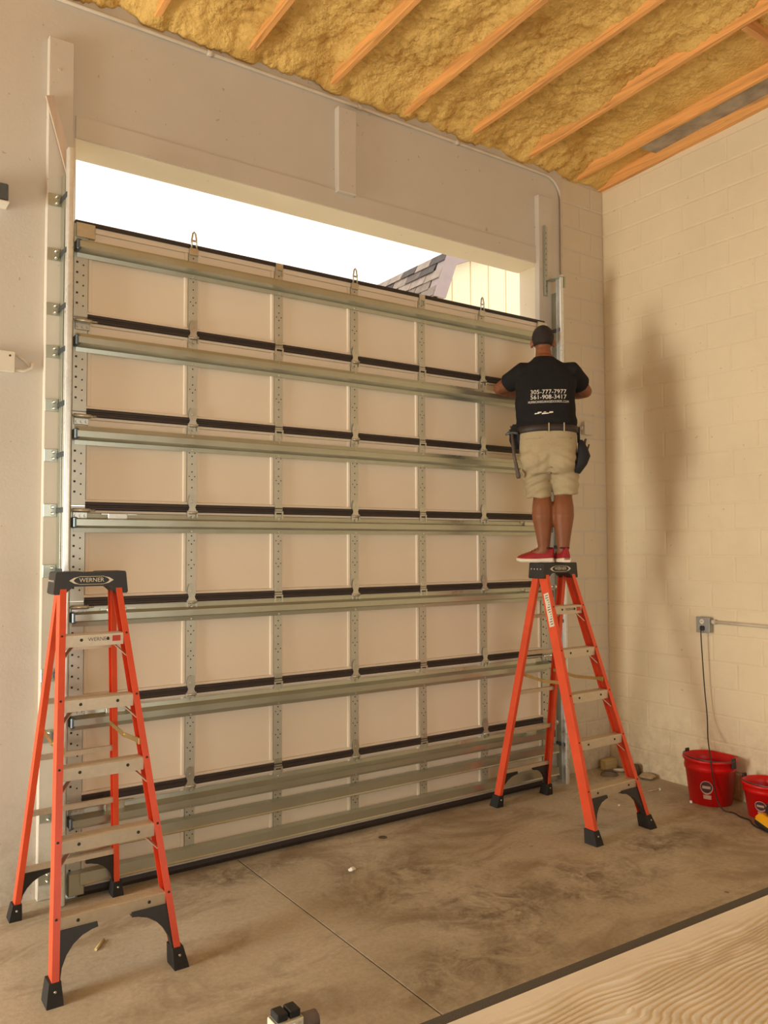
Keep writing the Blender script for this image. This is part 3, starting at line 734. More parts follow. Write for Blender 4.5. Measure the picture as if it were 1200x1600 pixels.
# ---------------------------------------------------------------- stepladders
def build_ladder():
    r = empty('stepladder', (0, 0, 0)); ZC = 1.790
    FB, FTp = (.285, -.50), (.148, .050)     # front rail foot and head (x, y)
    RB, RTp = (.272, .425), (.143, .112)
    ztop = 1.715
    def chan(d, f, t, sg): # web on the outer side, flanges pointing inwards
        return [(0, -d/2), (-f*sg, -d/2), (-f*sg, -d/2+t), (-t*sg, -d/2+t), (-t*sg, d/2-t), (-f*sg, d/2-t), (-f*sg, d/2), (0, d/2)]
    def SZ(k): return .02+.293*k
    def fx(z): return FB[0]+(FTp[0]-FB[0])*z/ztop
    def fy(z): return FB[1]+(FTp[1]-FB[1])*z/ztop
    def bx(z): return RB[0]+(RTp[0]-RB[0])*z/ztop
    def by(z): return RB[1]+(RTp[1]-RB[1])*z/ztop
    for sg in (-1, 1):
        b = MB(); z0 = .02
        b.beam((fx(z0)*sg, fy(z0), z0), (fx(ztop)*sg, fy(ztop), ztop), chan(.074, .03, .004, sg), (1, 0, 0))
        rail = b.build('front_rail', M['orange'], r)
        rv = MB()
        for k in range(1, 6):
            for dy in (-.012, .012): rv.lathe([(.007, 0), (.006, .003)], 8, (0, 0, 0), lambda p, k=k, dy=dy: Vector((sg*(fx(SZ(k))-.012)+p.x, fy(SZ(k))-.038-p.z, SZ(k)-.02+dy*1.4+p.y)))
        rv.build('rivets', M['hole'], rail, kind='stuff')
        b = MB(); b.beam((bx(z0)*sg, by(z0), z0), (bx(ztop)*sg, by(ztop), ztop), chan(.056, .028, .004, sg), (1, 0, 0))
        rr = b.build('rear_rail', M['orange'], r)
        # rubber feet
        def foot(x, y, sx, sy, lean, name):
            f = MB(); P = []
            for z, gx, gy, q in ((0, sx, sy, 0), (.022, sx*.96, sy*.96, 0), (.085, sx*.72, sy*.82, 1)):
                ox, oy = x+lean[0]*z, y+lean[1]*z
                P.append([(ox-gx, oy-gy, z), (ox+gx, oy-gy, z), (ox+gx, oy+gy, z), (ox-gx, oy+gy, z)])
            f.rings(P, True, False); o = f.build('foot', M['rubber'], r)
            MB().lathe([(.007, 0), (.005, .004)], 8).build('rivet', M['bolt'], o, loc=(x+lean[0]*.05, y+lean[1]*.05-sy*.92, .055), rot=(PI/2, 0, 0))
        lf = ((FTp[0]-FB[0])*sg/ztop, (FTp[1]-FB[1])/ztop); lb = ((RTp[0]-RB[0])*sg/ztop, (RTp[1]-RB[1])/ztop)
        foot((FB[0]-.012)*sg, FB[1]+.0, .034, .05, lf, 'f'); foot((RB[0]-.012)*sg, RB[1], .030, .042, lb, 'b')
        # black corner braces below the lowest step and the lowest rear bar
        def brace(xf, yf, zt, hgt, ln, th):
            n = 6; P = []
            inner = [(-ln, zt), (-ln*1.02, zt-.018)]+[(-ln+ln*.96*math.sin(a), zt-.02-(hgt-.02)*(1-math.cos(a))) for a in np.linspace(.15, PI/2, n)]
            poly = [(0.0, zt)]+inner+[(.0, zt-hgt)]
            V = []
            for yo in (-th, th):
                for a, z in poly: V.append(((xf(z)-.028+a)*sg, yf(z)+yo, z))
            m = len(poly); fs = [tuple(range(m)), tuple(range(2*m-1, m-1, -1))]+[(i, m+i, m+(i+1) % m, (i+1) % m) for i in range(m)]
            MB().add(V, fs).build('corner_brace', M['black'], r)
        brace(fx, lambda z: fy(z)-.012, .262, .18, .16, .018); brace(bx, lambda z: by(z)+.004, .235, .15, .14, .012)
        # spreader: two flat bars meeting at a hinge
        zf = .97; p0 = Vector((sg*(fx(zf)-.032), fy(zf)+.0, zf)); p1 = Vector((sg*(bx(zf)-.032), by(zf), zf+.01)); pm = (p0+p1)/2+Vector((0, 0, -.018))
        b = MB(); pr = [(-.0025, -.011), (.0025, -.011), (.0025, .011), (-.0025, .011)]
        b.beam(p0, pm, pr, (1, 0, 0)); b.beam(pm, p1, pr, (1, 0, 0)); b.cyl(pm-Vector((.008, 0, 0)), pm+Vector((.008, 0, 0)), .008, 8)
        b.bbox(p0.x-.005, p0.x+.005, p0.y-.03, p0.y+.015, zf-.016, zf+.016, .002)
        b.build('spreader', M['brass'], r)
    # treads
    for k in range(1, 6):
        z = SZ(k); w = fx(z)-.003; y = fy(z); d = .078
        b = MB(); ft = y-.038
        b.prism([(ft, z-.058), (ft, z-.003), (ft+.003, z), (ft+d, z), (ft+d, z-.03), (ft+d-.003, z-.03), (ft+d-.003, z-.004), (ft+.004, z-.004), (ft+.004, z-.054), (ft+.012, z-.054), (ft+.012, z-.058)], -w+.024, w-.024, 'X')
        for q in range(5): b.box(-w+.028, w-.028, ft+.012+q*.013, ft+.017+q*.013, z, z+.0018)
        st = b.build('step', M['alu'], r)
        rv = MB()
        for sx in (-1, 1):
            rv.lathe([(.008, 0), (.007, .003)], 8, (0, 0, 0), lambda p, sx=sx: Vector((sx*(w-.10)+p.x, ft-p.z, z-.026+p.y)))
        rv.build('rivets', M['hole'], st, kind='stuff')
        if k > 1:
            for sg in (-1, 1):
                MB().beam((sg*(w-.075), ft+.03, z-.045), (sg*(fx(z-.11)-.02), fy(z-.11)-.008, z-.115), [(-.002, -.012), (.002, -.012), (.002, .012), (-.002, .012)], (0, 0, 1)).build('step_brace', M['alu'], r)
        if k == 5:
            me = text_mesh('WERNER', .026); put('lettering', me, M['decalink'], st, loc=(.02, ft-.0008, z-.026), rot=(PI/2, 0, 0))
            MB().box(.085, .125, ft-.0012, ft, z-.04, z-.012).build('red_sticker', M['redink'], st)
    for k, z in enumerate((.255, .55, .84, 1.13, 1.40)):
        w = bx(z)-.004; y = by(z)
        MB().prism([(y-.012, z-.013), (y+.012, z-.013), (y+.012, z-.010), (y-.009, z-.010), (y-.009, z+.010), (y+.012, z+.010), (y+.012, z+.013), (y-.012, z+.013)], -w+.004, w-.004, 'X').build('rear_bar', M['alu'], r)
    # moulded top cap
    pts = [(-.166, ZC), (-.171, ZC-.008), (-.181, ZC-.105), (-.174, ZC-.112), (-.128, ZC-.112), (-.115, ZC-.098), (-.086, ZC-.074), (.086, ZC-.074), (.115, ZC-.098), (.128, ZC-.112), (.174, ZC-.112), (.181, ZC-.105), (.171, ZC-.008), (.166, ZC), (.05, ZC), (.04, ZC-.004), (-.04, ZC-.004), (-.05, ZC)]
    y0, y1 = .008, .150
    cap = MB().prism(pts, y0, y1, 'Y').build('top_cap', M['black'], r)
    me = text_mesh('WERNER', .030); put('lettering', me, M['decal'], cap, loc=(0, y0-.001, ZC-.043), rot=(PI/2, 0, 0))
    b = MB()
    for sg in (-1, 1):
        b.prism([(sg*.055, ZC-.024), (sg*.085, ZC-.030), (sg*.108, ZC-.044), (sg*.085, ZC-.058), (sg*.055, ZC-.064), (sg*.078, ZC-.054), (sg*.088, ZC-.044), (sg*.078, ZC-.034)], y0-.0012, y0, 'Y')
    b.box(-.06, .06, y0-.0012, y0, ZC-.0255, ZC-.0235).box(-.06, .06, y0-.0012, y0, ZC-.0645, ZC-.0625)
    b.build('emblem', M['decal'], cap)
    b = MB()
    for yy in (.035, .065, .095, .125):
        for zz in (.045, .085): b.lathe([(.007, 0), (.006, .004)], 8, (0, 0, 0), lambda p, yy=yy, zz=zz: Vector((-.174-p.z-.0*zz, yy+p.x, ZC-zz+p.y)))
    b.build('rivets', M['bolt'], cap, kind='stuff')
    return r
def ladders():
    L = build_ladder(); L.location = (-.126, -.50, 0); L.rotation_euler = (0, 0, .0)
    R = copy_tree(L); R.location = (3.14, -.572, 0); R.rotation_euler = (0, 0, .012)
    tag(L, 'orange stepladder with nobody on it, standing by the left edge of the door', 'ladder', 'orange stepladders')
    tag(R, 'orange stepladder that the man is standing on, with a pale sticker on its rail', 'ladder', 'orange stepladders')
    # sticker on the left front rail of the right ladder
    rail = [c for c in R.children if c.name.startswith('front_rail')][0]
    ztop = 1.715
    def P(z): return Vector((-(.285+(.148-.285)*z/ztop), -.50+.55*z/ztop, z))
    d = (P(1.6)-P(1.3)).normalized()
    b = MB(); x = Vector((0, 1, -d.y/d.z)).normalized()
    o = P(1.46)
    V = [o+d*a+x*c+Vector((-e, 0, 0)) for e in (.0005, .0016) for a, c in ((-.12, -.026), (.12, -.026), (.12, .02), (-.12, .02))]
    # decal sits on the outer web of the rail
    b.add(V, [(0, 1, 2, 3), (7, 6, 5, 4), (0, 4, 5, 1), (1, 5, 6, 2), (2, 6, 7, 3), (3, 7, 4, 0)])
    st = b.build('sticker', M['decal'], rail, label='pale warning sticker')
    k = MB()
    for q in np.linspace(-.105, .1, 13):
        V = [o+d*a+x*c+Vector((-e, 0, 0)) for e in (.0016, .0022) for a, c in ((q, -.019), (q+.006, -.019), (q+.006, .010*math.cos(q*70)), (q, .010*math.cos(q*70)))]
        k.add(V, [(0, 1, 2, 3), (7, 6, 5, 4), (0, 4, 5, 1), (1, 5, 6, 2), (2, 6, 7, 3), (3, 7, 4, 0)])
    k.build('sticker_print', M['decalink'], rail)
ladders()

# ---------------------------------------------------------------- the man on the right ladder
def build_person():
    P0 = Vector((3.05, -.54, 1.792)); az = math.atan2(.694, .72)      # facing away from the camera, into the corner
    rz = az-PI/2
    r = empty('person', P0, rz, 'man in black shirt and khaki shorts standing on the right ladder, back turned', 'person')
    r.scale = (1.0, 1.0, 1.018)
    SHL, SHR = (-.172, .06, 1.365), (.168, .06, 1.355)
    ELL, ELR = (-.355, .20, 1.285), (.282, .24, 1.245)
    HAL, HAR = (-.155, .43, 1.275), (.10, .50, 1.27)
    def limb(b, pts, rad): b.chain(pts, rad)
    # ---- body, one continuous surface
    b = MB()
    def ringset(b, rows, n=28, p=2.4):
        rs = []
        for s, cu, cv, ru, rv in rows:
            ring = []
            for k in range(n):
                a = 2*PI*k/n; c, d = math.cos(a), math.sin(a)
                ring.append((cu+ru*math.copysign(abs(c)**(2/p), c), cv+rv*math.copysign(abs(d)**(2/p), d), s))
            rs.append(ring)
        b.rings(rs)
    torso = [(.74, .0, -.0, .15, .11), (.82, .0, -.005, .185, .13), (.92, 0, 0, .19, .13), (1.02, -.01, .01, .195, .135), (1.14, -.015, .025, .198, .135), (1.26, -.01, .045, .205, .125), (1.35, -.005, .06, .20, .11), (1.41, -.01, .07, .15, .09), (1.45, -.015, .08, .085, .075), (1.49, -.02, .09, .062, .066)]
    ringset(b, torso)
    limb(b, [(-.02, .085, 1.43), (-.025, .10, 1.52)], [.062, .058])
    # head: skull, jaw, nose, brow
    H = Vector((-.027, .125, 1.605))
    b.ell(H+Vector((0, -.008, .018)), (.077, .096, .092), 20, 14)
    b.ell(H+Vector((0, .03, -.055)), (.056, .066, .062), 16, 10)
    b.ell(H+Vector((0, .088, -.09)), (.024, .022, .02), 10, 8)
    b.chain([H+Vector((0, .092, .005)), H+Vector((0, .112, -.034))], [.010, .014], 8)
    b.chain([H+Vector((-.045, .078, .022)), H+Vector((0, .09, .026)), H+Vector((.045, .078, .022))], [.012, .013, .012], 8)
    b.chain([H+Vector((-.024, .088, -.066)), H+Vector((0, .096, -.066)), H+Vector((.024, .088, -.066))], [.007, .009, .007], 8)
    for sg in (-1, 1):
        b.ell(H+Vector((sg*.082, -.002, -.018)), (.012, .024, .034), 10, 8)
    # arms
    def arm(sh, el, ha, sg):
        sh, el, ha = Vector(sh), Vector(el), Vector(ha)
        limb(b, [sh, sh.lerp(el, .5), el], [.062, .055, .046])
        limb(b, [el, el.lerp(ha, .3), el.lerp(ha, .75), ha], [.046, .049, .034, .028])
        d = (ha-el).normalized(); fwd = Vector((0.15*-sg, 1, -.05)).normalized(); side = Vector((0, 0, 1)).cross(fwd).normalized()*-sg
        # palm (thumb side up), then four curled fingers and a thumb
        up = Vector((0, 0, 1)); pc = ha+fwd*.045
        b.chain([pc-fwd*.03-up*.012, pc+fwd*.02-up*.022], [.024, .02], 10); b.chain([pc-fwd*.03+up*.014, pc+fwd*.02+up*.022], [.024, .02], 10)
        inw = Vector((-sg*1.0, 0, 0))
        for q, (o, ln) in enumerate(((.031, .9), (.010, 1.0), (-.011, .95), (-.031, .76))):
            k0 = pc+fwd*.036+up*o; k1 = k0+(fwd*.9+inw*.25)*.038*ln; k2 = k1+(fwd*.45+inw*.85)*.026*ln; k3 = k2+(fwd*-.2+inw*.95)*.02*ln
            b.chain([k0-fwd*.02, k0, k1, k2, k3], [.0105, .010, .0092, .0085, .0075], 8)
        t0 = pc-fwd*.012+up*.03+inw*.006; t1 = t0+(fwd*.55+up*.5+inw*.5)*.035; t2 = t1+(fwd*.8+inw*.45)*.028
        b.chain([t0, t1, t2], [.013, .011, .009], 8)
    arm(SHL, ELL, HAL, -1); arm(SHR, ELR, HAR, 1)
    # legs: left foot turned out to the left, right foot pointing at the door
    HIL, HIR = (-.095, 0, .80), (.095, 0, .80)
    KNL, KNR = (-.045, .025, .47), (.105, .03, .47)
    ANL, ANR = (-.035, .015, .085), (.10, .0, .085)
    for hi, kn, an, rr in ((HIL, KNL, ANL, .076), (HIR, KNR, ANR, .074)):
        hi, kn, an = Vector(hi), Vector(kn), Vector(an)
        limb(b, [hi, hi.lerp(kn, .5), kn], [.10, .088, .064])
        bk = Vector((0, -.022, 0))
        limb(b, [kn, kn.lerp(an, .2)+bk*.7, kn.lerp(an, .38)+bk, kn.lerp(an, .7)+bk*.4, an], [.062, .074, rr*1.03, .056, .040])
    FDL = Vector((-.50, -.0, 0)).normalized(); FDR = Vector((-.35, .94, 0)).normalized()
    FDL = Vector((-.93, .36, 0)).normalized()
    FDL = Vector((-.86, -.30, 0)).normalized() if False else Vector((-.985, .17, 0)).normalized()
    for an, fd in ((ANL, FDL), (ANR, FDR)):
        an = Vector(an)
        limb(b, [an+Vector((0, 0, .0)), Vector((an.x, an.y, .05))+fd*.08, Vector((an.x, an.y, .032))+fd*.16], [.04, .034, .026])
    body = remeshed(b, .0072, 4, 'body'); put('body', body, M['skin_person'], r)
    # eyes
    e = MB()
    for sg in (-1, 1): e.ell(H+Vector((sg*.032, .082, .0)), (.012, .010, .010), 10, 8)
    e.build('eyes', M['eye'], r)
    # hair: cropped cap over the skull
    h = MB(); rs = []; n = 28
    for k in range(1, 9):
        th = PI*.70*k/8
        ring = []
        for i in range(n):
            a = 2*PI*i/n; fr = max(0, math.sin(a)); t2 = th*(1-.42*fr)
            e = 1-.035*(k/8)**4; ring.append(H+Vector((.0815*e*math.sin(t2)*math.cos(a), -.009+.1005*e*math.sin(t2)*math.sin(a), .018+.0965*math.cos(t2))))
        rs.append(ring)
    h.rings(rs, True); hm_ = h.build('hair', M['hair'], r)
    # ---- shirt
    s = MB()
    rows = [(.925, -.005, -.005, .212, .152), (.96, -.006, 0, .218, .156), (1.02, -.010, .01, .216, .155), (1.14, -.016, .025, .212, .152), (1.26, -.01, .045, .218, .142), (1.33, -.006, .058, .212, .128), (1.385, -.01, .068, .178, .112), (1.425, -.014, .077, .132, .096), (1.462, -.019, .086, .086, .082), (1.478, -.021, .09, .074, .076)]
    ringset(s, rows, 32)
    for sh, el in ((SHL, ELL), (SHR, ELR)):
        sh, el = Vector(sh), Vector(el)
        s.tube([sh.lerp(Vector((0, .06, 1.36)), .4), sh, sh.lerp(el, .35), sh.lerp(el, .66)], [.070, .080, .075, .072], 20)
    sm = remeshed(s, .0085, 4, 'shirt')
    for v in sm.vertices:
        p = v.co; d = noise.noise(Vector((p.x*5, p.y*5, p.z*11)))*.006 + noise.noise(Vector((p.x*3+p.z*6, 1, p.z*14-p.x*5)))*.005
        if p.z < 1.10: d += .006*math.sin(p.z*75+p.x*9)*max(0, (1.10-p.z)/.18)
        v.co = p+v.normal*d
    put('shirt', sm, M['shirt'], r)
    # printing on the back of the shirt, laid on the cloth
    bvh = BVHTree.FromPolygons([v.co.copy() for v in sm.vertices], [tuple(p.vertices) for p in sm.polygons])
    def lay(me, cu, cs, stretch=1.0, off=.0025):
        bm = bmesh.new(); bm.from_mesh(me)
        bmesh.ops.triangulate(bm, faces=bm.faces[:])
        bmesh.ops.subdivide_edges(bm, edges=[ed for ed in bm.edges if ed.calc_length() > .012], cuts=1)
        for v in bm.verts:
            u, w_ = cu+v.co.x*stretch, cs+v.co.y
            hit = bvh.ray_cast(Vector((u, -1, w_)), Vector((0, 1, 0)))
            y = hit[0].y if hit[0] is not None else -.15
            v.co = Vector((u, y-off, w_))
        out = bpy.data.meshes.new('lettering'); bm.to_mesh(out); bm.free(); return out
    for txt, size, s_, st in (('305-777-7977', .044, 1.190, 1.02), ('561-908-3417', .044, 1.152, 1.02), ('HURRICANEGARAGEDOORSFL.COM', .0235, 1.118, .74)):
        put('lettering', lay(text_mesh(txt, size), .008, s_, st), M['print'], r, label='white printed lettering')
    q = MB()
    for x0, x1, z0, z1 in ((-.07, -.035, -.004, .004), (-.05, -.02, .002, .012), (-.02, .03, -.006, .004), (-.008, .012, .006, .012), (.03, .06, .0, .012)):
        q.add([(x0, z0, 0), (x1, z0+.003, 0), (x1, z1, 0), (x0+.005, z1, 0)], [(0, 1, 2, 3)])
    put('lettering', lay(q.mesh('mark'), -.02, 1.035, 1.0), M['print'], r, label='white mark near the hem')
    # ---- shorts
    k = MB()
    ringset(k, [(.62, .01, .0, .17, .12), (.70, .005, -.008, .195, .145), (.80, .0, -.012, .206, .155), (.88, -.002, -.005, .208, .150), (.945, -.004, 0, .208, .147)], 32)
    for hi, kn, sg in ((HIL, KNL, -1), (HIR, KNR, 1)):
        hi, kn = Vector(hi), Vector(kn)
        k.ell(hi+Vector((sg*-.002, -.062, -.075)), (.105, .098, .12), 18, 12)
        k.tube([hi+Vector((0, 0, -.02)), hi.lerp(kn, .4)+Vector((sg*.012, 0, 0)), hi.lerp(kn, .75)+Vector((sg*.018, 0, 0)), kn+Vector((sg*.022-.004, 0, .012 if sg > 0 else -.012))], [.112, .106, .095, .090], 22)
    km = remeshed(k, .0085, 3, 'shorts')
    for v in km.vertices:
        p = v.co; t = max(0, min(1, (.86-p.z)/.2))
        d = .0095*math.sin(p.z*95+abs(p.x-.03)*38+2*noise.noise(p*6))*t*(.4+.6*abs(noise.noise(p*4))) + .005*noise.noise(p*9)
        q = max(0, min(1, (.80-p.z)/.12))
        if p.y < .02 and p.z > .62: d -= .016*q*math.exp(-((p.x-.012)/.022)**2)       # seat cleft and seam
        v.co = p+v.normal*d
    so = put('shorts', km, M['khaki'], r)
    bk2 = BVHTree.FromPolygons([v.co.copy() for v in km.vertices], [tuple(p.vertices) for p in km.polygons])
    for cx in (-.10, .115):
        pb = MB(); pts = []
        for a in np.linspace(-.05, .05, 8):
            h_ = bk2.ray_cast(Vector((cx+a, -1, .862)), Vector((0, 1, 0))); pts.append((cx+a, (h_[0].y if h_[0] else -.14)-.001, .862))
        pb.tube(pts, .003, 6).build('pocket_seam', M['khaki'], so)
    # belt with loops
    bl = MB(); rs = []
    for z, e in ((.915, .006), (.918, .010), (.958, .010), (.961, .006)):
        rs.append([(-.004+(.212+e)*math.copysign(abs(math.cos(a))**(2/2.4), math.cos(a)), -.002+(.150+e)*math.copysign(abs(math.sin(a))**(2/2.4), math.sin(a)), z-.01*abs(math.cos(a))) for a in np.linspace(0, 2*PI, 40, endpoint=False)])
    be = bl.rings(rs).build('belt', M['belt'], r)
    for cx in (.01, .115):
        y = -.002-.163*(1-abs((cx+.004)/.222)**2.4)**(1/2.4)
        MB().bbox(cx-.0045, cx+.0045, y-.003, y+.006, .902, .966, .002).build('belt_loop', M['khaki'], be)
    # tool pouches
    pl = MB()
    pl.rings([[(-.222+.05*x, .0+.07*y, z) for x, y in ((-w, -d), (w*.6, -d), (w*.6, d), (-w, d))] for z, w, d in ((.98, .5, .6), (.93, .9, 1), (.86, 1.0, 1), (.80, .5, .8))], True, False)
    pl.build('tool_pouch', M['pouch'], r)
    tl = MB()
    for dx, dy, z1, rr in ((-.262, .02, .95, .008), (-.25, -.03, .97, .007), (-.275, -.005, .93, .006)): tl.tube([(dx+.02, dy, .85), (dx, dy, .93), (dx-.012, dy, z1)], rr, 8)
    tl.build('pouch_tools', M['handle'], r)
    pr = MB(); rs = []
    for z, x0, x1, d in ((.855, .215, .245, .05), (.80, .21, .275, .075), (.74, .205, .295, .085), (.69, .195, .275, .085), (.625, .185, .225, .06)):
        rs.append([(x0, -d, z), ((x0+x1)/2, -d*1.1, z), (x1, -d*.7, z), (x1, d*.7, z), ((x0+x1)/2, d*1.1, z), (x0, d, z)])
    pr.rings(rs, True, True)
    pr.bbox(.208, .226, -.03, .03, .84, .95, .004); pr.build('tool_pouch', M['pouch'], r)
    MB().tube([(.255, .0, .80), (.262, -.005, .855), (.268, -.01, .865)], .008, 8).tube([(.275, .02, .78), (.29, .02, .83)], .006, 8).build('pouch_tools', M['handle'], r)
    # ---- shoes
    def shoe(heel, fd, name):
        L = .268; fd = Vector(fd).normalized(); sd = Vector((fd.y, -fd.x, 0)); hp = Vector(heel)
        def R(t, w, z): return hp+fd*(t*L)+sd*w+Vector((0, 0, z))
        def hw(t): return (.031+.016*math.sin(min(1, t/.65)*PI/2)) * (1 if t < .72 else math.sqrt(max(.02, 1-((t-.72)/.30)**2)))*(1 if t > .06 else .72+.28*t/.06)
        ts = [0, .03, .08, .2, .35, .5, .62, .74, .84, .92, .97, 1.0]
        sole = MB(); rs = []
        for t in ts:
            w = hw(t)*1.08; z0 = .002+.012*max(0, (t-.8)/.2)**2; zt = .026+.010*max(0, 1-t/.4)*.6+.006*max(0, (t-.8)/.2)
            rs.append([R(t, -w*.94, z0), R(t, w*.94, z0), R(t, w, (z0+zt)/2), R(t, w*.97, zt), R(t, -w*.97, zt), R(t, -w, (z0+zt)/2)])
        up = MB(); ur = []
        hs = [.100, .108, .106, .096, .106, .096, .080, .066, .057, .050, .043, .034]
        for t, h_ in zip(ts, hs):
            w = hw(t)*.98; z0 = .02
            ur.append([R(t, w*math.cos(a)*(1-.35*max(0, math.sin(a))**2), z0+(h_-z0)*max(0, math.sin(a))**.8) for a in np.linspace(0, PI, 12)])
        u = up.rings(ur).build('shoe', M['shoe'], r)
        sole.rings(rs, True, True).build('sole', M['sole'], u)
        co = MB(); ring = [R(.2+.16*math.cos(a), .031*math.sin(a), .103+.003*math.cos(a)) for a in np.linspace(0, 2*PI, 17)]
        co.tube(ring, .006, 6, False).build('collar', M['lace'], u)
        la = MB()
        for t in (.42, .5, .58): la.tube([R(t, -.024, .072+(.6-t)*.12), R(t, 0, .082+(.6-t)*.14), R(t, .024, .072+(.6-t)*.12)], .003, 5)
        la.build('laces', M['lace'], u)
    shoe((ANL[0]-FDL.x*.07, ANL[1]-FDL.y*.07, 0), FDL, 'l'); shoe((ANR[0]-FDR.x*.07, ANR[1]-FDR.y*.07, 0), FDR, 'r')
    # hammer hanging at his left hip
    Rm = Matrix.Translation(P0) @ Matrix.Rotation(rz, 4, 'Z')
    hmr = empty('hammer', Rm @ Vector((-.238, -.09, .75)), rz, 'long handled hammer hanging from the left side of his belt', 'hammer')
    MB().tube([(-.012, 0, .17), (.0, -.004, .02), (.02, -.008, -.08), (.03, -.01, -.135), (.032, -.01, -.15)], [.010, .011, .013, .017, .013], 10).build('handle', M['handle'], hmr)
    MB().tube([(-.06, .0, .165), (-.035, .0, .178), (-.005, .0, .18), (.03, .0, .176)], [.006, .011, .012, .014], 8).build('head', M['capend'], hmr)
build_person()

# ---------------------------------------------------------------- buckets, charger, small things on the floor
def bucket(loc, R1, R0, h, label, rz, lab):
    r = empty('bucket', loc, rz, label, 'bucket', 'red buckets by the right wall')
    flat = lambda p: Vector((min(p.x, math.hypot(p.x, p.y)*.86), p.y, p.z))
    prof = [(R0-.012, 0), (R0, .006), (R0+(R1-R0)*.72, h*.74), (R0+(R1-R0)*.74+.006, h*.745), (R0+(R1-R0)*.8+.006, h*.82), (R1-.008, h-.02), (R1+.007, h-.018), (R1+.009, h-.004), (R1+.004, h), (R1-.006, h-.002), (R0+(R1-R0)*.8-.006, h*.8), (R0-.006, .016), (.004, .014)]
    MB().lathe([(.004, 0)]+prof, 40, fn=flat).build('shell', M['red'], r)
    n = 18; pts = []
    for a in np.linspace(0, PI, n): pts.append((-.0-(R1*.86)*math.sin(a)*.98, (R1+.016)*math.cos(a), h-.012-.03*math.sin(a)*0+.012))
    MB().tube(pts, .004, 7).build('handle', M['capend'], r)
    for sg in (-1, 1): MB().bbox(-.02, .02, sg*(R1+.008)-.008, sg*(R1+.008)+.008, h-.055, h+.022, .004).build('ear', M['black'], r)
    # oval label on the front curve
    def onshell(a, z, e):
        q = R0+(R1-R0)*.72*z/(h*.74)+e; return Vector((q*math.cos(a), q*math.sin(a), z))
    def oval(az, zc, wa, hz, e, nm, mt):
        V = [onshell(az, zc, e)]+[onshell(az+wa*math.cos(t), zc+hz*math.sin(t), e) for t in np.linspace(0, 2*PI, 20, endpoint=False)]
        V2 = [v+Vector((0, 0, 0)) for v in V]
        b = MB().add(V, [(0, 1+i, 1+(i+1) % 20) for i in range(20)]); return b.build(nm, mt, r)
    oval(lab, h*.42, .27, h*.15, .0022, 'label_border', M['greylabel']); oval(lab, h*.43, .235, h*.125, .0032, 'label', M['redbucketlabel'])
    V = [onshell(lab+a, z, .0042) for z in (h*.40, h*.46) for a in np.linspace(-.17, .17, 7)]
    MB().add(V, [(i, i+1, i+8, i+7) for i in range(6)]).build('label_stripe', M['greylabel'], r)
    V = [onshell(lab+a, z, .0022) for z in (h*.17, h*.26) for a in np.linspace(-.15, .2, 6)]
    MB().add(V, [(i, i+1, i+7, i+6) for i in range(5)]).build('label_footer', M['greylabel'], r)
    return r
bucket((4.262, -.985, 0), .186, .148, .335, 'larger red plastic bucket with the cord trailing over it', 0, PI+.42)
bucket((4.285, -1.42, 0), .165, .128, .245, 'smaller red plastic bucket cut off by the right edge of the photo', 0, PI+.2)
def charger():
    r = empty('battery_charger', (4.06, -1.60, 0), .98, 'yellow and black tool charger on the floor in front of the smaller bucket', 'charger')
    MB().rings([[(-.12, -.075, z), (.12, -.075, z), (.12, .075, z), (-.12, .075, z)] for z in (0.004,)]+[[(-x, -y, z), (x, -y, z), (x, y, z), (-x, y, z)] for x, y, z in ((.125, .08, .012), (.125, .08, .034))], True, False).build('base', M['black'], r)
    MB().rings([[(-x, -y, z), (x, -y, z), (x, y, z), (-x, y, z)] for x, y, z in ((.122, .077, .034), (.12, .075, .055), (.10, .058, .082), (.07, .05, .088))], True, False).build('shell', M['yellow'], r)
    MB().bbox(-.055, .06, -.042, .042, .088, .15, .014).bbox(-.045, .05, -.036, .036, .15, .165, .006).build('battery', M['black'], r)
    MB().box(-.10, -.06, -.0795, -.077, .042, .052).build('logo_patch', M['black'], r)
    MB().bbox(-.122, -.098, -.02, .02, .036, .062, .004).build('port', M['black'], r)
charger()
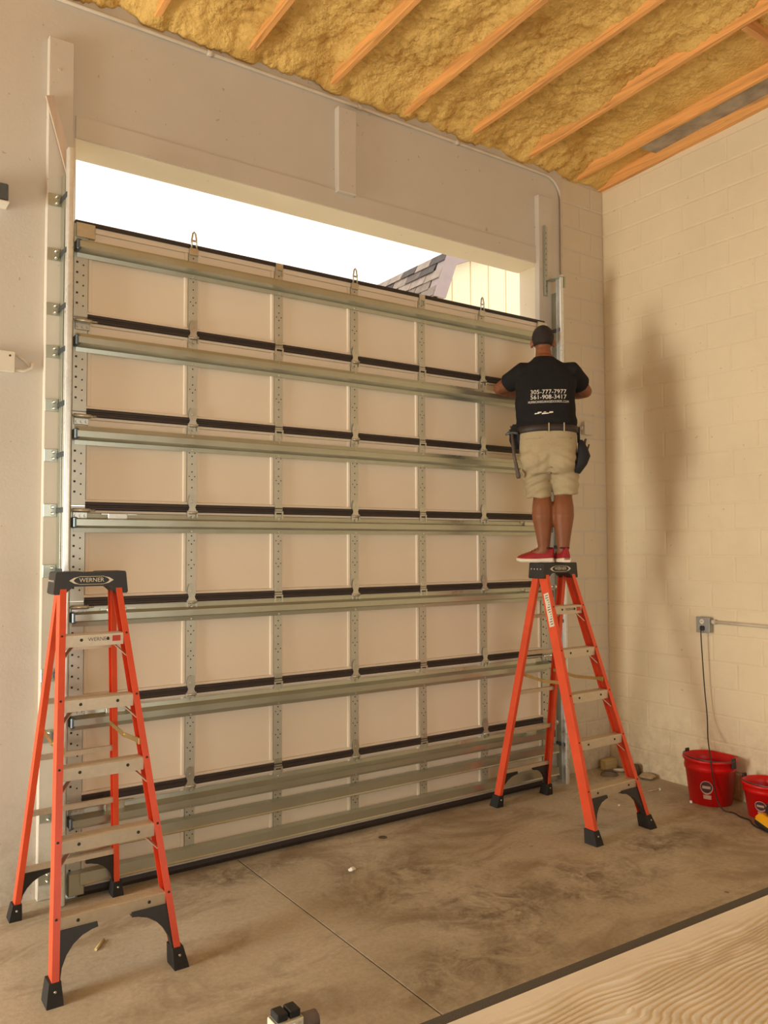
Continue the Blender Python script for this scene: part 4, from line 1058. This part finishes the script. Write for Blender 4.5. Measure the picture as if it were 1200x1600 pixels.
def floor_bits():
    # timber offcut and rubbish in the corner
    MB().bbox(-.075, .075, -.03, .03, 0, .085, .004).build('wood_offcut', M['offcut'], loc=(4.335, .035, .001), rot=(0, 0, .04), label='pale timber offcut standing in the corner against the back wall', cat='wood')
    b = MB(); b.tube([(0, 0, .014), (.10, -.03, .016)], .014, 10); b.build('plastic_tube', M['white'], loc=(4.30, -.045, .0), rot=(0, 0, -.35), label='short white plastic tube lying in front of the timber offcut', cat='tube')
    b = MB()
    for k in range(3):
        R = .075-.006*k; b.tube([(R*math.cos(a), R*math.sin(a)*.9, .006+.009*k+.004*math.sin(2*a)) for a in np.linspace(0, 2*PI*.97, 26)], .004, 6)
    b.build('wire_coil', M['coil'], loc=(4.20, -.085, .0), label='loose coil of grey wire on the floor in the corner', cat='wire')
    def lump(name, loc, r, mat, label, cat, sq=(1, 1, 1)):
        bm = bmesh.new(); bmesh.ops.create_icosphere(bm, subdivisions=3, radius=r)
        for v in bm.verts:
            v.co = v.co*(1+.45*noise.noise(v.co*(2.2/r*.5)+Vector(loc))); v.co = Vector((v.co.x*sq[0], v.co.y*sq[1], max(-r*.45, v.co.z*sq[2])+r*.45))
        me = bpy.data.meshes.new(name); bm.to_mesh(me); bm.free(); return put(name, me, mat, loc=loc, label=label, cat=cat)
    lump('rubble_chunk', (4.385, -.19, 0), .05, M['chunk'], 'dark chunk of rubble at the foot of the right wall', 'rubble', (1, 1.1, 1.3))
    lump('rubble_chunk', (4.405, -.105, 0), .03, M['chunk'], 'small dark lump of rubble in the corner behind the larger chunk', 'rubble', (1, 1.2, 1.2))
    lump('plastic_wrapper', (4.37, -.335, 0), .05, M['film'], 'crumpled clear wrapper by the foot of the right wall', 'wrapper', (1.1, 1.5, .35))
    lump('paper_scrap', (1.375, -.543, 0), .016, M['paper'], 'small white crumpled scrap on the floor before the door', 'scrap', (1.3, .9, .8))
    lump('paper_scrap', (3.20, -.74, 0), .010, M['paper'], 'tiny pale scrap under the right ladder', 'scrap', (1.4, 1, .7))
    lump('paper_scrap', (3.62, -.66, 0), .008, M['paper'], 'tiny white crumb right of the right ladder', 'scrap', (1, 1, .8))
    MB().tube([(-.05, 0, .006), (.05, 0, .006)], [.007, .006], 8).build('wood_stick', M['offcut'], loc=(-.10, -.616, 0), rot=(0, 0, .93), label='short pale stick on the floor under the left ladder', cat='stick')
    r = empty('lag_screw', (4.17, -.60, .011), -.30, 'long screw with a pale round head lying left of the larger bucket', 'screw')
    MB().tube([(-.12, 0, -.006), (0, 0, 0)], [.003, .005], 8).build('shank', M['bolt'], r)
    MB().tube([(0, 0, 0), (.008, 0, 0), (.014, 0, 0)], [.0105, .0105, .006], 10).build('head', M['decal'], r)
    MB().ell((0, 0, .011), (.011, .011, .011), 10, 8).build('white_cap', M['paper'], loc=(4.10, -.93, 0), label='little white round cap beside the larger red bucket', cat='cap')
    MB().lathe([(.03, 0), (.028, .002)], 14).build('floor_plug', M['chunk'], loc=(1.83, -.20, .0), label='flat rusty disc on the concrete close to the door', cat='disc')
floor_bits()

# ---------------------------------------------------------------- foreground: ribbed cloth over a low platform, padded stand
def foreground():
    Z = .45
    r = empty('padded_platform', (0, 0, 0), -.031, 'low platform under a ribbed cream cloth, dark speckled edge, nearest the camera', 'platform')
    y0 = -2.605; x0, x1 = -.35, 3.3; ye = -4.1
    MB().bbox(x0, x1, ye, y0-.02, .02, Z-.05, .01).build('base', M['black'], r)
    MB().bbox(x0, x1, ye, y0, Z-.05, Z, .012).build('edge_board', M['edge'], r)
    # cloth with ribs that bend and ripple
    xs = np.linspace(x0+.02, x1-.02, 300); ys = np.linspace(y0-.072, y0-1.25, 340)
    V = []
    for y in ys:
        for x in xs:
            d = (y0-.072)-y
            warp = .05*noise.noise(Vector((x*1.6, y*2.6, 0)))+.03*noise.noise(Vector((x*3.7, y*5, 3)))
            ph = (d+warp*min(1, d/.16)+.10*max(0, d-.1)*math.sin(x*3.1+d*6))*2*PI/(.026 if d < .1 else .026)
            a = .0012*min(1, max(0, (d-.03)/.02))+.0032*min(1, max(0, (d-.07)/.05))
            # creases where the ribs are pinched and shift sideways
            for xc, k in ((1.02, .62), (1.95, .8), (.35, .7)):
                q = (x-xc)-k*(d-.35)*1.6+.05*noise.noise(Vector((d*6, xc*3, 1)))
                ph += 2.6*PI/(1+math.exp(-max(-40, min(40, q/.016))))*min(1, max(0, (d-.16)/.1))
            z = a*2.1*(.5+.5*math.sin(ph))**2.6 + .010*max(0, noise.noise(Vector((x*2.2, y*3.1, 7))))*min(1, d/.2)
            if d < .012: z -= .014*(1-d/.012)
            V.append((x, y, Z+.02+z))
    nx = len(xs); F = [(j*nx+i, j*nx+i+1, (j+1)*nx+i+1, (j+1)*nx+i) for j in range(len(ys)-1) for i in range(nx-1)]
    n0 = len(V)
    V += [(p[0], p[1], Z+.001) for p in V[:nx]]
    F += [(i+1, i, n0+i, n0+i+1) for i in range(nx-1)]
    me = bpy.data.meshes.new('ribbed_cloth'); me.from_pydata(V, [], F); me.validate(); me.polygons.foreach_set('use_smooth', [True]*len(me.polygons))
    put('ribbed_cloth', me, M['cloth'], r)
    # stand
    s = empty('padded_stand', (.0, -2.335, 0), 0, 'small white metal stand with two black pads on top at the bottom edge', 'stand')
    t = .46
    for sg in (-1, 1): MB().bbox(sg*.022-.0185, sg*.022+.0185, -.026, .026, t-.024, t, .003).build('pad', M['rubber'], s)
    MB().bbox(-.045, .045, -.034, .034, t-.036, t-.026, .002).build('top_plate', M['whitemetal'], s)
    for sg in (-1, 1): MB().bbox(sg*.043-.005, sg*.043+.005, -.032, .032, .0, t-.026, .002).build('leg', M['whitemetal'], s)
    MB().tube([(.05, .0, t-.065), (.11, .0, t-.065)], [.03, .028], 14).build('knob', M['greyround'], s)
foreground()
